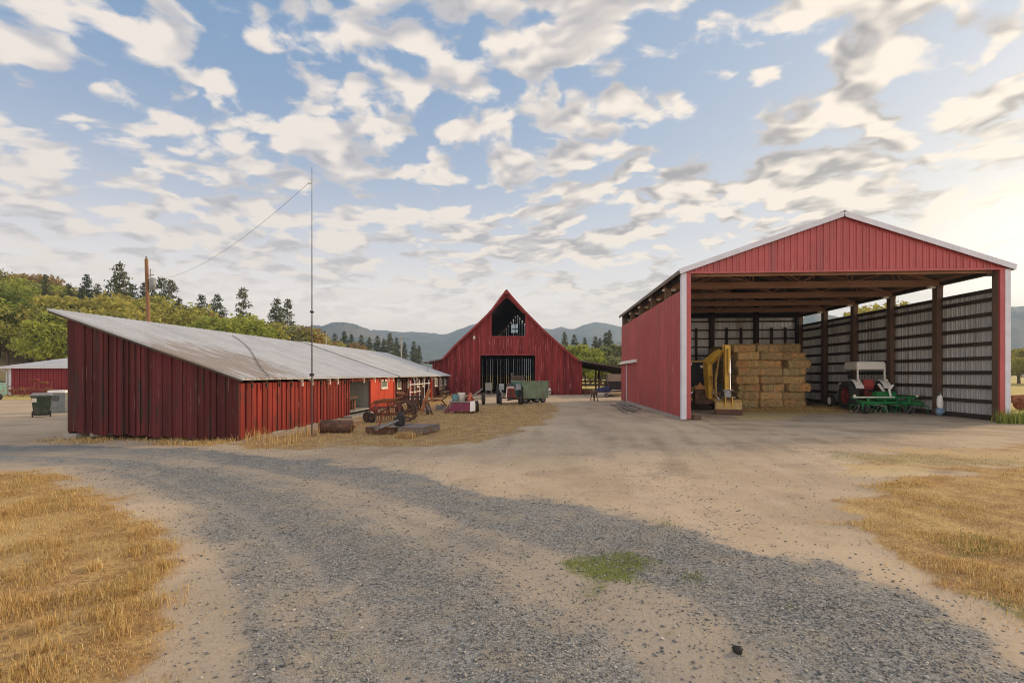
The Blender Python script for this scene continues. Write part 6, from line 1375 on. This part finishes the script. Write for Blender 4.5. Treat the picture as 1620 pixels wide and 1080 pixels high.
for ci, (cx_, cy_) in enumerate(((-.85, -.10), (.15, .2), (1.05, -.10))):
    ro = part('rotor', MB().hexa([(cx_ - .50, cy_ - .22, .44), (cx_ + .50, cy_ - .22, .44), (cx_ + .38, cy_ + .3, .50), (cx_ - .38, cy_ + .3, .50), (cx_ - .46, cy_ - .18, .53), (cx_ + .46, cy_ - .18, .53), (cx_ + .34, cy_ + .26, .60), (cx_ - .34, cy_ + .26, .60)]).tube([(cx_, cy_, .1), (cx_, cy_, .7)], .07, 10), M_grn2, Z_)
    for k in range(6):
        a_ = k * PI / 3 + .3 + ci * .4; d = Vector((math.cos(a_), math.sin(a_), 0)); c0 = Vector((cx_, cy_, .42)); e_ = c0 + d * .68 + Vector((0, 0, -.06))
        mb = MB().tube([c0, e_], .022, 6)
        for q in (-.05, .05): sd_ = Vector((-d.y, d.x, 0)); mb.tube([e_ + sd_ * q, e_ + sd_ * q * 1.6 + Vector((0, 0, -.06)), e_ + sd_ * (q * 2.2 - .14) + d * .06 + Vector((0, 0, -.32))], .010, 5)
        part('tine_arm', mb, M_steel if k % 2 else M_grn2, ro)
for px in (1366, 1438):
    c_ = P(px, 22.6) - pt; c_.z = 0
    wheel(Z_, (c_.x, c_.y, .19), (1, .25, 0), .19, .16, M_black); part('wheel_fork', MB().bar((c_.x + .11, c_.y, .19), (c_.x + .11, c_.y, .5), .03, .05).bar((c_.x - .11, c_.y, .19), (c_.x - .11, c_.y, .5), .03, .05).bar((c_.x - .12, c_.y, .5), (c_.x + .12, c_.y, .5), .05, .05), M_grn2, Z_)
part('side_stay', MB().bar((-1.5, 0, .72), (-.9, .2, .45), .04, .04).bar((1.4, 0, .72), (.9, .2, .45), .04, .04).bar((1.05, -.2, .5), (1.75, .1, .62), .03, .03), M_grn2, Z_)

# ---------------------------------------------------------------- small things in and round the shed
q = Vector((XB - .42, 22.55, 0))
o = thing('bagged_bundle', 'white and blue plastic bundle propped against the shed post', 'bundle', q)
part('sack', MB().blob((.0, 0, .58), .15, (.85, .7, 2.3), 11, 9, .28, 5), M_cream, o); part('blue_sheet', MB().blob((-.04, -.02, .18), .17, (1.05, .9, 1.1), 9, 7, .35, 9), solid('blue_sheet', (.20, .32, .46)), o); part('tie', MB().blob((.01, 0, .93), .06, (1, .9, 1.2), 8, 5, .3, 2), solid('tie_green', (.14, .24, .19)), o)
q = P(1625, 25)
o = thing('rusty_harrow', 'rusty brown machine at the right edge beyond the weeds', 'farm implement', q, .2)
part('frame', MB().bar((-.9, 0, .55), (1.2, 0, .62), .12, .4).bar((-.7, -.1, .1), (-.4, .1, .5), .1, .1).bar((.8, -.1, .1), (.6, .1, .5), .1, .1), M_rust, o, bevel=.03)
for x in (-.6, -.1, .4, .9): part('disc', MB().lathe([(0, .05), (.3, 0), (.29, -.01), (0, .03)], (x, -.15, .3), (1, .3, 0), 18), M_rust, o)
q = G(1167, 1033)
rk = MB().blob((q.x, q.y, .022), .034, (1, .8, .8), 7, 5, .5, 3); single('dark_lump', rk, solid('dark_lump', (.035, .032, .032), .8), 'single dark lump of rock lying on the near gravel', 'rock', (q.x, q.y, 0))
for o in bpy.data.objects:
    if 'h' in o: del o['h']
